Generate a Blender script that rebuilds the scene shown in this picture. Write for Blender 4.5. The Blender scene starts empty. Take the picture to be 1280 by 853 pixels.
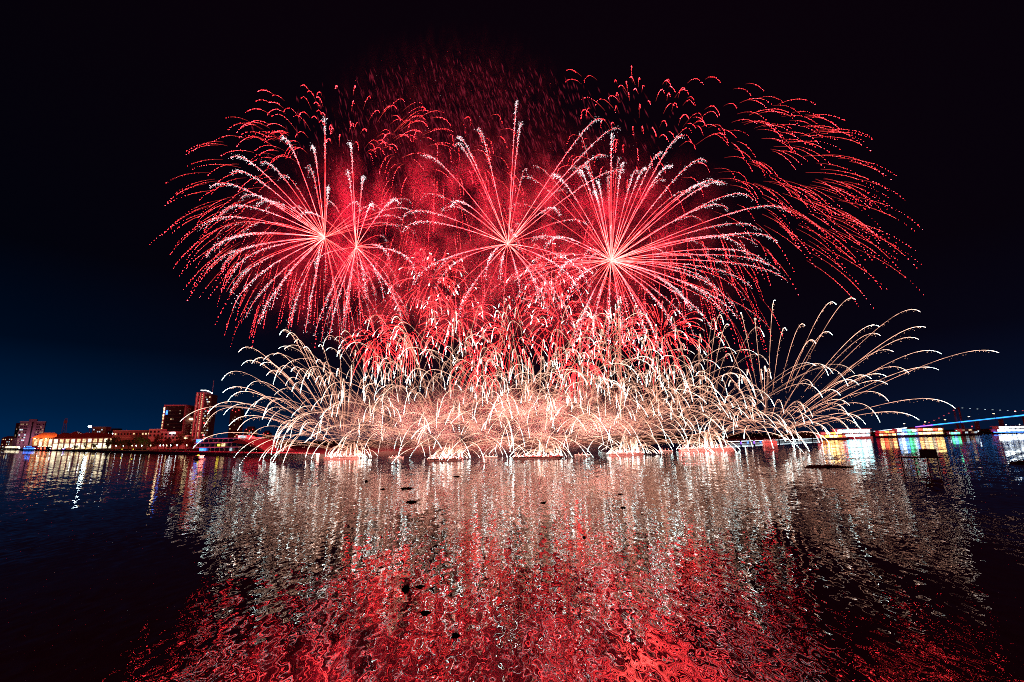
import bpy, math, random
from mathutils import Vector, Matrix

rnd = random.Random(11)
S = bpy.context.scene
COL = S.collection
R = math.radians

# ------------------------------------------------------------------ camera
CAM_H = 6.0
F_PX = 16 / 36 * 1280
CX, CY = 640.0, 426.5
PITCH, ROLL = R(11.9), R(1.03)
fwd = Vector((0, math.cos(PITCH), math.sin(PITCH)))
r0 = Vector((1, 0, 0))
u0 = Vector((0, -math.sin(PITCH), math.cos(PITCH)))
CR = (r0 * math.cos(ROLL) - u0 * math.sin(ROLL)).normalized()
CU = (r0 * math.sin(ROLL) + u0 * math.cos(ROLL)).normalized()
cam_d = bpy.data.cameras.new('camera')
cam_d.sensor_width = 36
cam_d.lens = 16
cam_d.clip_start = 0.1
cam_d.clip_end = 20000
cam = bpy.data.objects.new('camera', cam_d)
COL.objects.link(cam)
m = Matrix((CR, CU, -fwd)).transposed().to_4x4()
m.translation = Vector((0, 0, CAM_H))
cam.matrix_world = m
S.camera = cam
EYE = Vector((0, 0, CAM_H))


def ray(px, py):
    return fwd + CR * ((px - CX) / F_PX) + CU * ((CY - py) / F_PX)


def P(px, py, Y):
    """a world point at distance Y from the camera that lies along the photograph's (px, py)"""
    d = ray(px, py)
    return EYE + d * (Y / d.y)


def G(px, py, z=0.0):
    d = ray(px, py)
    return EYE + d * ((z - CAM_H) / d.z)


def W(px, Y, z=0.0):
    """a point at height z and distance Y in the direction of column px"""
    lo, hi = 0.0, 853.0
    for _ in range(40):
        mid = (lo + hi) / 2
        if P(px, mid, Y).z > z:
            lo = mid
        else:
            hi = mid
    return P(px, lo, Y)


# ------------------------------------------------------------------ sky, exposure
world = bpy.data.worlds.new('World')
S.world = world
world.use_nodes = True
nt = world.node_tree
nt.nodes.clear()
out = nt.nodes.new('ShaderNodeOutputWorld')
bg = nt.nodes.new('ShaderNodeBackground')
tc = nt.nodes.new('ShaderNodeTexCoord')
sep = nt.nodes.new('ShaderNodeSeparateXYZ')
nt.links.new(tc.outputs['Generated'], sep.inputs[0])
ramp = nt.nodes.new('ShaderNodeValToRGB')          # skyglow by elevation
cr = ramp.color_ramp
cr.elements[0].position = 0.0
cr.elements[0].color = (0.0004, 0.0160, 0.062, 1)
cr.elements[1].position = 0.75
cr.elements[1].color = (0.0022, 0.0006, 0.0024, 1)
for pos, c in ((0.06, (0.0003, 0.0090, 0.035, 1)), (0.16, (0.0005, 0.0026, 0.0100, 1)),
               (0.30, (0.0012, 0.0009, 0.0034, 1))):
    e = cr.elements.new(pos)
    e.color = c
nt.links.new(sep.outputs['Z'], ramp.inputs['Fac'])
# the city's glow lies to the left and the right of the river's middle
ab = nt.nodes.new('ShaderNodeMath')
ab.operation = 'ABSOLUTE'
nt.links.new(sep.outputs['X'], ab.inputs[0])
mr = nt.nodes.new('ShaderNodeMapRange')
mr.inputs['From Min'].default_value = 0.30
mr.inputs['From Max'].default_value = 0.75
mr.inputs['To Min'].default_value = 0.25
mr.inputs['To Max'].default_value = 1.0
nt.links.new(ab.outputs[0], mr.inputs['Value'])
mix = nt.nodes.new('ShaderNodeMix')
mix.data_type = 'RGBA'
mix.clamp_factor = False
mix.inputs['A'].default_value = (0.0030, 0.0008, 0.0030, 1)
sd = nt.nodes.new('ShaderNodeMapRange')            # stronger on the left, over the city
sd.inputs['From Min'].default_value = -0.3
sd.inputs['From Max'].default_value = 0.3
sd.inputs['To Min'].default_value = 1.35
sd.inputs['To Max'].default_value = 0.5
nt.links.new(sep.outputs['X'], sd.inputs['Value'])
pr = nt.nodes.new('ShaderNodeMath')
pr.operation = 'MULTIPLY'
nt.links.new(mr.outputs[0], pr.inputs[0])
nt.links.new(sd.outputs[0], pr.inputs[1])
nt.links.new(pr.outputs[0], mix.inputs['Factor'])
nt.links.new(ramp.outputs['Color'], mix.inputs['B'])
nt.links.new(mix.outputs['Result'], bg.inputs['Color'])
bg.inputs['Strength'].default_value = 1.0
nt.links.new(bg.outputs[0], out.inputs['Surface'])

S.view_settings.view_transform = 'Standard'
S.view_settings.look = 'None'
S.view_settings.exposure = 0.0
S.view_settings.gamma = 1.0
cy = S.cycles
cy.max_bounces = 5
cy.diffuse_bounces = 1
cy.glossy_bounces = 3
cy.transmission_bounces = 2
cy.volume_bounces = 0
cy.transparent_max_bounces = 8
cy.caustics_reflective = False
cy.caustics_refractive = False
cy.sample_clamp_direct = 0
cy.sample_clamp_indirect = 12
cy.use_denoising = False
cy.pixel_filter_type = 'BLACKMAN_HARRIS'
cy.filter_width = 1.0
cy.volume_step_rate = 0.5
cy.volume_max_steps = 96


# ------------------------------------------------------------------ materials
def mat(name, col, rough=0.7, metal=0.0, noise=0.0, nscale=0.6):
    mt = bpy.data.materials.new(name)
    mt.use_nodes = True
    t = mt.node_tree
    b = t.nodes['Principled BSDF']
    b.inputs['Base Color'].default_value = (*col, 1)
    b.inputs['Roughness'].default_value = rough
    b.inputs['Metallic'].default_value = metal
    if noise:
        c = t.nodes.new('ShaderNodeTexCoord')
        n = t.nodes.new('ShaderNodeTexNoise')
        n.inputs['Scale'].default_value = nscale
        n.inputs['Detail'].default_value = 4
        rp = t.nodes.new('ShaderNodeValToRGB')
        rp.color_ramp.elements[0].color = (*[v * (1 - noise) for v in col], 1)
        rp.color_ramp.elements[1].color = (*[min(1, v * (1 + noise)) for v in col], 1)
        rp.color_ramp.elements[0].position = 0.3
        rp.color_ramp.elements[1].position = 0.7
        t.links.new(c.outputs['Object'], n.inputs['Vector'])
        t.links.new(n.outputs['Fac'], rp.inputs['Fac'])
        t.links.new(rp.outputs['Color'], b.inputs['Base Color'])
    return mt


def glow(name, col, strength, sampling='NONE', vary=0.0, nscale=0.5):
    """a lamp, lit window, LED strip or self-glowing lit front; vary > 0 gives brighter and dimmer stretches"""
    mt = bpy.data.materials.new(name)
    mt.use_nodes = True
    t = mt.node_tree
    t.nodes.clear()
    o = t.nodes.new('ShaderNodeOutputMaterial')
    e = t.nodes.new('ShaderNodeEmission')
    e.inputs['Color'].default_value = (*col, 1)
    e.inputs['Strength'].default_value = strength
    if vary:
        c = t.nodes.new('ShaderNodeTexCoord')
        n = t.nodes.new('ShaderNodeTexNoise')
        n.inputs['Scale'].default_value = nscale
        n.inputs['Detail'].default_value = 3
        mr_ = t.nodes.new('ShaderNodeMapRange')
        mr_.inputs['From Min'].default_value = 0.35
        mr_.inputs['From Max'].default_value = 0.65
        mr_.inputs['To Min'].default_value = strength * (1 - vary)
        mr_.inputs['To Max'].default_value = strength * (1 + vary)
        t.links.new(c.outputs['Object'], n.inputs['Vector'])
        t.links.new(n.outputs['Fac'], mr_.inputs['Value'])
        t.links.new(mr_.outputs[0], e.inputs['Strength'])
    t.links.new(e.outputs[0], o.inputs['Surface'])
    mt.cycles.emission_sampling = sampling
    return mt


def spark_material():
    mt = bpy.data.materials.new('burning_sparks')
    mt.use_nodes = True
    t = mt.node_tree
    t.nodes.clear()
    o = t.nodes.new('ShaderNodeOutputMaterial')
    e = t.nodes.new('ShaderNodeEmission')
    a = t.nodes.new('ShaderNodeAttribute')
    a.attribute_name = 'spark'
    t.links.new(a.outputs['Color'], e.inputs['Color'])
    e.inputs['Strength'].default_value = 1.0
    t.links.new(e.outputs[0], o.inputs['Surface'])
    mt.cycles.emission_sampling = 'NONE'
    return mt


def water_material():
    mt = bpy.data.materials.new('river_water')
    mt.use_nodes = True
    t = mt.node_tree
    b = t.nodes['Principled BSDF']
    b.inputs['Base Color'].default_value = (0.0030, 0.0028, 0.0035, 1)
    b.inputs['Roughness'].default_value = 0.0
    b.inputs['IOR'].default_value = 2.2
    c = t.nodes.new('ShaderNodeTexCoord')
    tot = None
    # (scale per metre, detail, slope across, slope along, stretch x)
    for sc, det, sx, sy, st in ((3.0, 0.9, 0.075, 0.165, 0.45), (0.5, 0.5, 0.03, 0.06, 0.5), (8.5, 0.0, 0.022, 0.024, 0.5)):
        mp = t.nodes.new('ShaderNodeMapping')
        mp.inputs['Scale'].default_value = (1, st, 1)
        mp.inputs['Rotation'].default_value = (0, 0, R(6))
        n = t.nodes.new('ShaderNodeTexNoise')
        n.inputs['Scale'].default_value = sc
        n.inputs['Detail'].default_value = det
        t.links.new(c.outputs['Object'], mp.inputs['Vector'])
        t.links.new(mp.outputs[0], n.inputs['Vector'])
        s = t.nodes.new('ShaderNodeVectorMath')
        s.operation = 'SUBTRACT'
        s.inputs[1].default_value = (0.5, 0.5, 0.5)
        t.links.new(n.outputs['Color'], s.inputs[0])
        mu = t.nodes.new('ShaderNodeVectorMath')
        mu.operation = 'MULTIPLY'
        mu.inputs[1].default_value = (sx, sy, 0)
        t.links.new(s.outputs[0], mu.inputs[0])
        if tot is None:
            tot = mu.outputs[0]
        else:
            ad = t.nodes.new('ShaderNodeVectorMath')
            ad.operation = 'ADD'
            t.links.new(tot, ad.inputs[0])
            t.links.new(mu.outputs[0], ad.inputs[1])
            tot = ad.outputs[0]
    # calmer and rougher patches drifting over the river
    n2 = t.nodes.new('ShaderNodeTexNoise')
    n2.inputs['Scale'].default_value = 0.06
    n2.inputs['Detail'].default_value = 2
    t.links.new(c.outputs['Object'], n2.inputs['Vector'])
    m2 = t.nodes.new('ShaderNodeMapRange')
    m2.inputs['From Min'].default_value = 0.35
    m2.inputs['From Max'].default_value = 0.65
    m2.inputs['To Min'].default_value = 0.55
    m2.inputs['To Max'].default_value = 1.25
    t.links.new(n2.outputs['Fac'], m2.inputs['Value'])
    sc_ = t.nodes.new('ShaderNodeVectorMath')
    sc_.operation = 'SCALE'
    t.links.new(tot, sc_.inputs[0])
    t.links.new(m2.outputs[0], sc_.inputs['Scale'])
    ad = t.nodes.new('ShaderNodeVectorMath')
    ad.operation = 'ADD'
    ad.inputs[1].default_value = (0, 0, 1)
    t.links.new(sc_.outputs[0], ad.inputs[0])
    nm = t.nodes.new('ShaderNodeVectorMath')
    nm.operation = 'NORMALIZE'
    t.links.new(ad.outputs[0], nm.inputs[0])
    t.links.new(nm.outputs[0], b.inputs['Normal'])
    return mt


def smoke_material(name, density, nscale, lo, hi, col, stretch=(1, 1, 1), rot=(0, 0, 0)):
    mt = bpy.data.materials.new(name)
    mt.use_nodes = True
    t = mt.node_tree
    t.nodes.clear()
    o = t.nodes.new('ShaderNodeOutputMaterial')
    v = t.nodes.new('ShaderNodeVolumeScatter')
    v.inputs['Color'].default_value = (*col, 1)
    v.inputs['Anisotropy'].default_value = 0.0
    c = t.nodes.new('ShaderNodeTexCoord')
    mp = t.nodes.new('ShaderNodeMapping')
    mp.inputs['Scale'].default_value = stretch
    mp.inputs['Rotation'].default_value = rot
    n = t.nodes.new('ShaderNodeTexNoise')
    n.inputs['Scale'].default_value = nscale
    n.inputs['Detail'].default_value = 4
    n.inputs['Roughness'].default_value = 0.55
    t.links.new(c.outputs['Object'], mp.inputs['Vector'])
    t.links.new(mp.outputs[0], n.inputs['Vector'])
    a = t.nodes.new('ShaderNodeMapRange')
    a.inputs['From Min'].default_value = lo
    a.inputs['From Max'].default_value = hi
    t.links.new(n.outputs['Fac'], a.inputs['Value'])
    # thins out towards the cloud's rim (Generated runs 0..1 over its box)
    g = t.nodes.new('ShaderNodeVectorMath')
    g.operation = 'DISTANCE'
    g.inputs[1].default_value = (0.5, 0.5, 0.5)
    t.links.new(c.outputs['Generated'], g.inputs[0])
    f = t.nodes.new('ShaderNodeMapRange')
    f.interpolation_type = 'SMOOTHSTEP'
    f.inputs['From Min'].default_value = 0.18
    f.inputs['From Max'].default_value = 0.49
    f.inputs['To Min'].default_value = 1
    f.inputs['To Max'].default_value = 0
    t.links.new(g.outputs['Value'], f.inputs['Value'])
    pw = t.nodes.new('ShaderNodeMath')
    pw.operation = 'POWER'
    pw.inputs[1].default_value = 1.6
    t.links.new(a.outputs[0], pw.inputs[0])
    mu = t.nodes.new('ShaderNodeMath')
    mu.operation = 'MULTIPLY'
    t.links.new(pw.outputs[0], mu.inputs[0])
    t.links.new(f.outputs[0], mu.inputs[1])
    m3 = t.nodes.new('ShaderNodeMath')
    m3.operation = 'MULTIPLY'
    m3.inputs[1].default_value = density
    t.links.new(mu.outputs[0], m3.inputs[0])
    t.links.new(m3.outputs[0], v.inputs['Density'])
    t.links.new(v.outputs[0], o.inputs['Volume'])
    return mt


M = dict(
    spark=spark_material(),
    water=water_material(),
    land=mat('bank_soil', (0.022, 0.022, 0.020), 0.9, noise=0.4, nscale=0.08),
    stone=mat('pale_stone', (0.42, 0.36, 0.34), 0.8, noise=0.25, nscale=0.4),
    plaster=mat('pale_plaster', (0.50, 0.42, 0.42), 0.8, noise=0.12, nscale=0.1),
    rose=mat('rose_plaster', (0.28, 0.16, 0.19), 0.8, noise=0.15, nscale=0.15),
    concrete=mat('grey_concrete', (0.25, 0.24, 0.26), 0.8, noise=0.2, nscale=0.15),
    darkglass=mat('dark_glass', (0.012, 0.012, 0.016), 0.15),
    slate=mat('dark_cladding', (0.014, 0.013, 0.016), 0.5, noise=0.3, nscale=0.2),
    tile=mat('red_roof_tile', (0.22, 0.06, 0.04), 0.8, noise=0.3, nscale=0.5),
    bark=mat('bark', (0.06, 0.045, 0.03), 0.9, noise=0.4, nscale=2),
    leaf=mat('leaves', (0.035, 0.065, 0.022), 0.7, noise=0.5, nscale=0.5),
    steel=mat('painted_steel', (0.18, 0.18, 0.2), 0.5, metal=0.3, noise=0.2, nscale=0.4),
    darksteel=mat('dark_steel', (0.02, 0.02, 0.022), 0.6, metal=0.3, noise=0.3, nscale=1.0),
    weed=mat('wet_weed', (0.003, 0.003, 0.0025), 0.95, noise=0.5, nscale=3),
    hull_red=mat('hull_red', (0.30, 0.07, 0.07), 0.6, noise=0.25, nscale=0.6),
    hull_white=mat('hull_white', (0.6, 0.6, 0.62), 0.5, noise=0.1, nscale=0.5),
    hull_dark=mat('hull_dark', (0.03, 0.03, 0.05), 0.5, noise=0.3, nscale=0.5),
    hull_blue=mat('hull_blue', (0.04, 0.08, 0.35), 0.5, noise=0.2, nscale=0.5),
    dark_red=mat('dark_red_roof', (0.06, 0.018, 0.022), 0.8, noise=0.3, nscale=0.4),
    plum=mat('plum_plaster', (0.13, 0.085, 0.12), 0.8, noise=0.2, nscale=0.15),
    barge=mat('barge_paint', (0.26, 0.11, 0.11), 0.8, noise=0.3, nscale=0.3),
    mortar=mat('mortar_tube', (0.10, 0.08, 0.08), 0.7, noise=0.3, nscale=1.5),
    l_white=glow('lamp_white', (0.85, 0.95, 1.0), 9.0),
    l_hot=glow('floodlight_white', (0.7, 0.92, 1.0), 60.0),
    l_warm=glow('lamp_warm', (1.0, 0.72, 0.38), 7.0),
    l_red=glow('lamp_red', (1.0, 0.06, 0.06), 4.0),
    l_dimred=glow('lamp_dim_red', (1.0, 0.12, 0.16), 0.9),
    l_yellow=glow('lamp_yellow', (1.0, 0.75, 0.05), 4.0),
    l_blue=glow('lamp_blue', (0.05, 0.2, 1.0), 3.0, vary=0.5, nscale=0.4),
    l_green=glow('lamp_green', (0.1, 1.0, 0.45), 4.0),
    w_warm=glow('window_warm', (1.0, 0.66, 0.34), 1.3, vary=0.6, nscale=0.7),
    w_dim=glow('window_dim', (1.0, 0.62, 0.40), 0.30, vary=0.7, nscale=0.7),
    w_cool=glow('window_cool', (0.7, 0.9, 1.0), 1.0, vary=0.6, nscale=0.7),
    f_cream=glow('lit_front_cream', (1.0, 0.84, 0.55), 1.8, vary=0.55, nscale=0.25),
    f_orange=glow('lit_front_orange', (1.0, 0.36, 0.06), 4.5, vary=0.6, nscale=0.35),
    f_cyan=glow('lit_front_cyan', (0.35, 0.9, 1.0), 8.0, vary=0.5, nscale=0.2),
    f_white=glow('lit_front_white', (0.85, 0.95, 1.0), 7.0, vary=0.5, nscale=0.2),
    f_gold=glow('lit_front_gold', (1.0, 0.62, 0.22), 6.0, vary=0.5, nscale=0.25),
    f_red=glow('lit_front_red', (1.0, 0.10, 0.05), 4.5, vary=0.5, nscale=0.3),
    f_blue=glow('lit_front_blue', (0.15, 0.4, 1.0), 4.5, vary=0.7, nscale=0.25),
    f_green=glow('lit_front_green', (0.1, 0.9, 0.4), 4.0, vary=0.7, nscale=0.3),
    led_blue=glow('led_blue', (0.03, 0.30, 1.0), 3.0, vary=0.4, nscale=0.05),
    led_violet=glow('led_violet', (0.35, 0.12, 1.0), 2.6, vary=0.4, nscale=0.05),
    led_white=glow('led_white', (0.75, 0.9, 1.0), 3.0, vary=0.5, nscale=0.1),
    edge_glow_pink=glow('edge_glow_pink', (1.0, 0.12, 0.35), 0.5, vary=0.6, nscale=0.15),
)


# ------------------------------------------------------------------ mesh helpers
class MB:
    def __init__(self):
        self.v, self.f, self.c = [], [], []

    def box(self, a, b):
        (x0, y0, z0), (x1, y1, z1) = a, b
        i = len(self.v)
        self.v += [(x0, y0, z0), (x1, y0, z0), (x1, y1, z0), (x0, y1, z0),
                   (x0, y0, z1), (x1, y0, z1), (x1, y1, z1), (x0, y1, z1)]
        for q in ((0, 3, 2, 1), (4, 5, 6, 7), (0, 1, 5, 4), (1, 2, 6, 5), (2, 3, 7, 6), (3, 0, 4, 7)):
            self.f.append(tuple(i + k for k in q))
        return self

    def hexa(self, bot, top):
        """closed solid between two loops of the same length"""
        i, n = len(self.v), len(bot)
        self.v += [tuple(p) for p in bot] + [tuple(p) for p in top]
        self.f.append(tuple(i + k for k in reversed(range(n))))
        self.f.append(tuple(i + n + k for k in range(n)))
        for k in range(n):
            j = (k + 1) % n
            self.f.append((i + k, i + j, i + n + j, i + n + k))
        return self

    def prism_y(self, prof, y0, y1):
        """profile in x, z pushed from y0 to y1"""
        return self.hexa([(x, y0, z) for x, z in prof], [(x, y1, z) for x, z in prof])

    def tube(self, pts, rad, cols=None, sides=3, cap=True):
        n = len(pts)
        i0 = len(self.v)
        for k in range(n):
            a = pts[max(0, k - 1)]
            b = pts[min(n - 1, k + 1)]
            t = (b - a)
            if t.length < 1e-9:
                t = Vector((0, 0, 1))
            t.normalize()
            s = t.cross(Vector((0, 1, 0.013)))
            if s.length < 1e-4:
                s = t.cross(Vector((1, 0, 0)))
            s.normalize()
            w = t.cross(s)
            r = rad[k] if isinstance(rad, (list, tuple)) else rad
            for q in range(sides):
                an = 2 * math.pi * q / sides
                self.v.append(tuple(pts[k] + s * (r * math.cos(an)) + w * (r * math.sin(an))))
                if cols:
                    self.c.append(cols[k])
        for k in range(n - 1):
            for q in range(sides):
                j = (q + 1) % sides
                a = i0 + k * sides
                self.f.append((a + q, a + j, a + sides + j, a + sides + q))
        if cap:
            self.f.append(tuple(i0 + q for q in reversed(range(sides))))
            self.f.append(tuple(i0 + (n - 1) * sides + q for q in range(sides)))
        return self

    def dot(self, p, r, col=None, stretch=None):
        i = len(self.v)
        a = rnd.random() * 6.28
        up = Vector((0, 0, 1)) if stretch is None else stretch
        e1 = Vector((math.cos(a), math.sin(a), 0.0))
        self.v += [tuple(p + up * (1.3 * r)), tuple(p + e1 * r - up * (0.5 * r)),
                   tuple(p + Vector((-math.sin(a) - e1.x, math.cos(a) - e1.y, 0)) * (0.7 * r) - up * (0.5 * r)),
                   tuple(p + Vector((math.sin(a) - e1.x, -math.cos(a) - e1.y, 0)) * (0.7 * r) - up * (0.5 * r))]
        if col:
            self.c += [col] * 4
        self.f += [(i, i + 1, i + 2), (i, i + 2, i + 3), (i, i + 3, i + 1), (i + 1, i + 3, i + 2)]
        return self

    def build(self, name, material, parent=None, loc=None):
        me = bpy.data.meshes.new(name)
        me.from_pydata(self.v, [], self.f)
        if self.c:
            at = me.attributes.new('spark', 'FLOAT_COLOR', 'POINT')
            flat = []
            for c in self.c:
                flat += [c[0], c[1], c[2], 1.0]
            at.data.foreach_set('color', flat)
        me.materials.append(material)
        me.update()
        o = bpy.data.objects.new(name, me)
        COL.objects.link(o)
        if parent:
            o.parent = parent
        if loc is not None:
            o.location = loc
        return o


def tag(o, label=None, cat=None, group=None, kind=None):
    if label:
        o['label'] = label
    if cat:
        o['category'] = cat
    if group:
        o['group'] = group
    if kind:
        o['kind'] = kind
    return o


def thing(name, label, cat, loc=(0, 0, 0), rz=0.0, group=None):
    o = bpy.data.objects.new(name, None)
    o.empty_display_size = 1.0
    COL.objects.link(o)
    o.location = loc
    o.rotation_euler = (0, 0, rz)
    return tag(o, label, cat, group)


def lamp(name, parent, loc, power, col, radius=0.0):
    d = bpy.data.lights.new(name, 'POINT')
    d.energy = power
    d.color = col
    d.shadow_soft_size = radius
    d.cycles.use_multiple_importance_sampling = False   # the stars themselves are what one sees
    o = bpy.data.objects.new(name, d)
    COL.objects.link(o)
    o.parent = parent
    o.location = loc
    return o


# ================================================================== THE SETTING
for k_ in ('weed', 'darksteel', 'land', 'leaf'):
    M[k_].node_tree.nodes['Principled BSDF'].inputs['Specular IOR Level'].default_value = 0.08
M['weed'].node_tree.nodes['Principled BSDF'].inputs['Specular IOR Level'].default_value = 0.0
w = MB()
w.v = [(-9000, -60, 0), (9000, -60, 0), (9000, 12000, 0), (-9000, 12000, 0)]
w.f = [(0, 1, 2, 3)]
tag(w.build('water', M['water']), kind='structure')


def quay(t):                       # the left bank's edge runs straight from far left to the launch barges
    a, b = Vector((-1500, 1300, 0)), Vector((-70, 166, 0))
    return a.lerp(b, t)


QA, QB = quay(0), quay(1)
qd = (QB - QA).normalized()
qn = Vector((-qd.y, qd.x, 0))      # landwards
if qn.y < 0:
    qn = -qn
land = MB()
bot = [QA + qn * 1.2 + qd * -800, QB + qn * 1.2 - qd * 3, QB + qn * 200 - qd * 20, QB + qn * 3500 + qd * 900, QA + qn * 3500 - qd * 2500]
land.hexa([p + Vector((0, 0, -2)) for p in bot], [p + Vector((0, 0, 1.0)) for p in bot])
tag(land.build('riverbank', M['land']), kind='structure')
e1, e2, e3, e4 = W(985, 330), W(1100, 420), W(1500, 520), W(2200, 700)
lb = [e1, e2, e3, e4, Vector((6000, 4000, 0)), Vector((150, 4000, 0)), Vector((150, 900, 0))]
lb = [p + Vector((0, 34, 0)) for p in lb]
land = MB()
land.hexa([p + Vector((0, 0, -2)) for p in lb], [p + Vector((0, 0, 0.9)) for p in lb])
tag(land.build('far_bank', M['land']), kind='structure')

# ---- the low river wall with its pink-lit coping
rw = thing('river_wall', 'low straight stone river wall lit red along the left bank', 'river wall')
b_ = MB()
a0, a1 = QA - qd * 700, QB
b_.hexa([a0 + Vector((0, 0, -1)), a1 + Vector((0, 0, -1)), a1 + qn * 1.0 + Vector((0, 0, -1)), a0 + qn * 1.0 + Vector((0, 0, -1))],
        [a0 + Vector((0, 0, 1.1)), a1 + Vector((0, 0, 1.1)), a1 + qn * 1.0 + Vector((0, 0, 1.1)), a0 + qn * 1.0 + Vector((0, 0, 1.1))])
b_.build('wall', M['concrete'], rw)
b_ = MB()
b_.hexa([a0 - qn * .25 + Vector((0, 0, 1.1)), a1 - qn * .25 + Vector((0, 0, 1.1)), a1 + qn * 1.1 + Vector((0, 0, 1.1)), a0 + qn * 1.1 + Vector((0, 0, 1.1))],
        [a0 - qn * .25 + Vector((0, 0, 1.55)), a1 - qn * .25 + Vector((0, 0, 1.55)), a1 + qn * 1.1 + Vector((0, 0, 1.55)), a0 + qn * 1.1 + Vector((0, 0, 1.55))])
b_.build('coping', M['stone'], rw)


def quay_at(px, back=0.0):
    """the point of the left bank seen in column px, back metres behind the wall"""
    lo, hi = -0.4, 1.0
    for _ in range(40):
        mid = (lo + hi) / 2
        q = quay(mid) + qn * back
        d = q - EYE
        x = CX + F_PX * d.dot(CR) / d.dot(fwd)
        if x < px:
            lo = mid
        else:
            hi = mid
    q = quay(lo) + qn * back
    return q


# ================================================================== BUILDINGS ON THE LEFT
def top_z(px, py, Y):
    return P(px, py, Y).z


def grid_windows(root, x0, x1, z0, z1, nx, nz, y, wd, hg, mats, skip=0.0, face='front', limit=90):
    k = 0
    cells = [(i, j) for i in range(nx) for j in range(nz)]
    rnd.shuffle(cells)
    for i, j in cells:
        if rnd.random() < skip or k >= limit:
            continue
        k += 1
        cx = x0 + (i + .5) * (x1 - x0) / nx
        cz = z0 + (j + .5) * (z1 - z0) / nz
        b = MB()
        if face == 'front':
            b.box((cx - wd / 2, y - .12, cz - hg / 2), (cx + wd / 2, y + .1, cz + hg / 2))
        else:
            b.box((y - .1, cx - wd / 2, cz - hg / 2), (y + .12, cx + wd / 2, cz + hg / 2))
        b.build('window', mats[rnd.randrange(len(mats))], root)


def building_root(name, label, px0, px1, py_top, Y, turn=0.0, cat='building', group=None):
    """root at the middle of the front's foot; returns root, width, height"""
    a, b = W(px0, Y, 1.0), W(px1, Y, 1.0)
    mid = (a + b) / 2
    wd = (b - a).length
    h = top_z((px0 + px1) / 2, py_top, Y) - 1.0
    return thing(name, label, cat, mid, turn, group), wd, h


# rose-white hotel block at the far left
r, wd, h = building_root('hotel_block', 'pale pink hotel block with a raised middle bay at the far left', 24, 46, 528, 950, R(42))
MB().box((-wd / 2, 0, 0), (wd / 2, 22, h)).build('wall', M['rose'], r)
MB().box((-wd * .17, -1.2, 0), (wd * .14, 20, h + 6)).build('stair_tower', M['rose'], r)
MB().box((-wd / 2 - .8, -.8, h), (-wd * .17, 22.8, h + 1.6)).build('parapet', M['plaster'], r)
MB().box((wd * .14, -.8, h), (wd / 2 + .8, 22.8, h + 1.6)).build('parapet', M['plaster'], r)
MB().box((-wd * .03, -1.5, 6), (wd * .03, -1.2, h)).build('stair_glazing', M['darkglass'], r)
grid_windows(r, -wd * .48, -wd * .19, 8, h - 2, 4, 8, 0, 2.2, 2.6, [M['darkglass'], M['darkglass'], M['w_dim'], M['w_cool']], .1)
grid_windows(r, wd * .16, wd * .48, 8, h - 2, 4, 8, 0, 2.2, 2.6, [M['darkglass'], M['darkglass'], M['w_dim']], .1)

for sx in (-.3, .3):
    MB().box((wd * sx - 1, -19, 0), (wd * sx + 1, -18, 1.2)).build('light_case', M['l_white'], r)  # glowing case, added along with the fill lamp
    lamp('hotel_fill_light', r, (wd * sx, -20, 16), 9000, (1, .5, .75), .3)  # added lamp that brightens the hotel front
# dim block behind the hotel
r, wd, h = building_root('apartment_block', 'dim narrow apartment block just left of the pale pink hotel', 15, 23, 529, 1150, R(15))
MB().box((-wd / 2, 0, 0), (wd / 2, 18, h)).build('wall', M['concrete'], r)
grid_windows(r, -wd * .45, wd * .45, 14, h - 3, 3, 9, 0, 2, 2.4, [M['darkglass'], M['w_dim']], .15)

# lattice mast
r = thing('telecom_mast', 'slender dark lattice mast standing over the left roofs', 'mast', W(76, 800, 1.0))
hm = top_z(76, 523, 800) - 1
b_ = MB()
for sx, sy in ((-1, -1), (1, -1), (1, 1), (-1, 1)):
    b_.tube([Vector((sx * 3.2, sy * 3.2, 0)), Vector((sx * .9, sy * .9, hm))], .28, sides=4)
b_.build('leg_frame', M['steel'], r)
b_ = MB()
for k in range(9):
    z0, z1 = hm * k / 9, hm * (k + 1) / 9
    s0, s1 = 3.2 - 2.3 * k / 9, 3.2 - 2.3 * (k + 1) / 9
    for q in range(4):
        cs = [(-1, -1), (1, -1), (1, 1), (-1, 1)]
        p, n_ = cs[q], cs[(q + 1) % 4]
        b_.tube([Vector((p[0] * s0, p[1] * s0, z0)), Vector((n_[0] * s1, n_[1] * s1, z1))], .16, sides=3)
b_.build('bracing', M['steel'], r)
MB().box((-1.6, -1.6, hm - 9), (1.6, 1.6, hm - 4)).build('antenna_drum', M['plaster'], r)

# black slab tower with lit edges
r, wd, h = building_root('slab_tower', 'black glass slab tower with orange lamps up its left edge', 201, 224, 508, 430, R(10))
MB().box((-wd / 2, 0, 0), (wd / 2, 16, h)).build('wall', M['slate'], r)
MB().box((-wd / 2 - .8, -.9, h), (wd / 2 + .8, 16.5, h + 1.2)).build('roof_frame', M['rose'], r)
MB().box((wd / 2 - .2, -.9, 0), (wd / 2 + 1.0, 16.4, h)).build('side_fin', M['rose'], r)
MB().box((-wd / 2 - .9, -.9, 0), (-wd / 2 + .3, 1, h)).build('side_fin', M['rose'], r)
for k in range(9):
    z = h * (.28 + .08 * k)
    MB().box((-wd / 2 - .6, -1.25, z), (-wd / 2 + .1, -.9, z + 1.9)).build('edge_lamp', M['w_warm'] if k < 6 else M['l_warm'], r)
for j in range(10):
    b_ = MB()
    z = 6 + j * (h - 10) / 10
    b_.box((-wd / 2 + .9, -.18, z), (wd / 2 - .9, .05, z + 1.8))
    b_.build('glazing_band', M['darkglass'], r)
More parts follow.
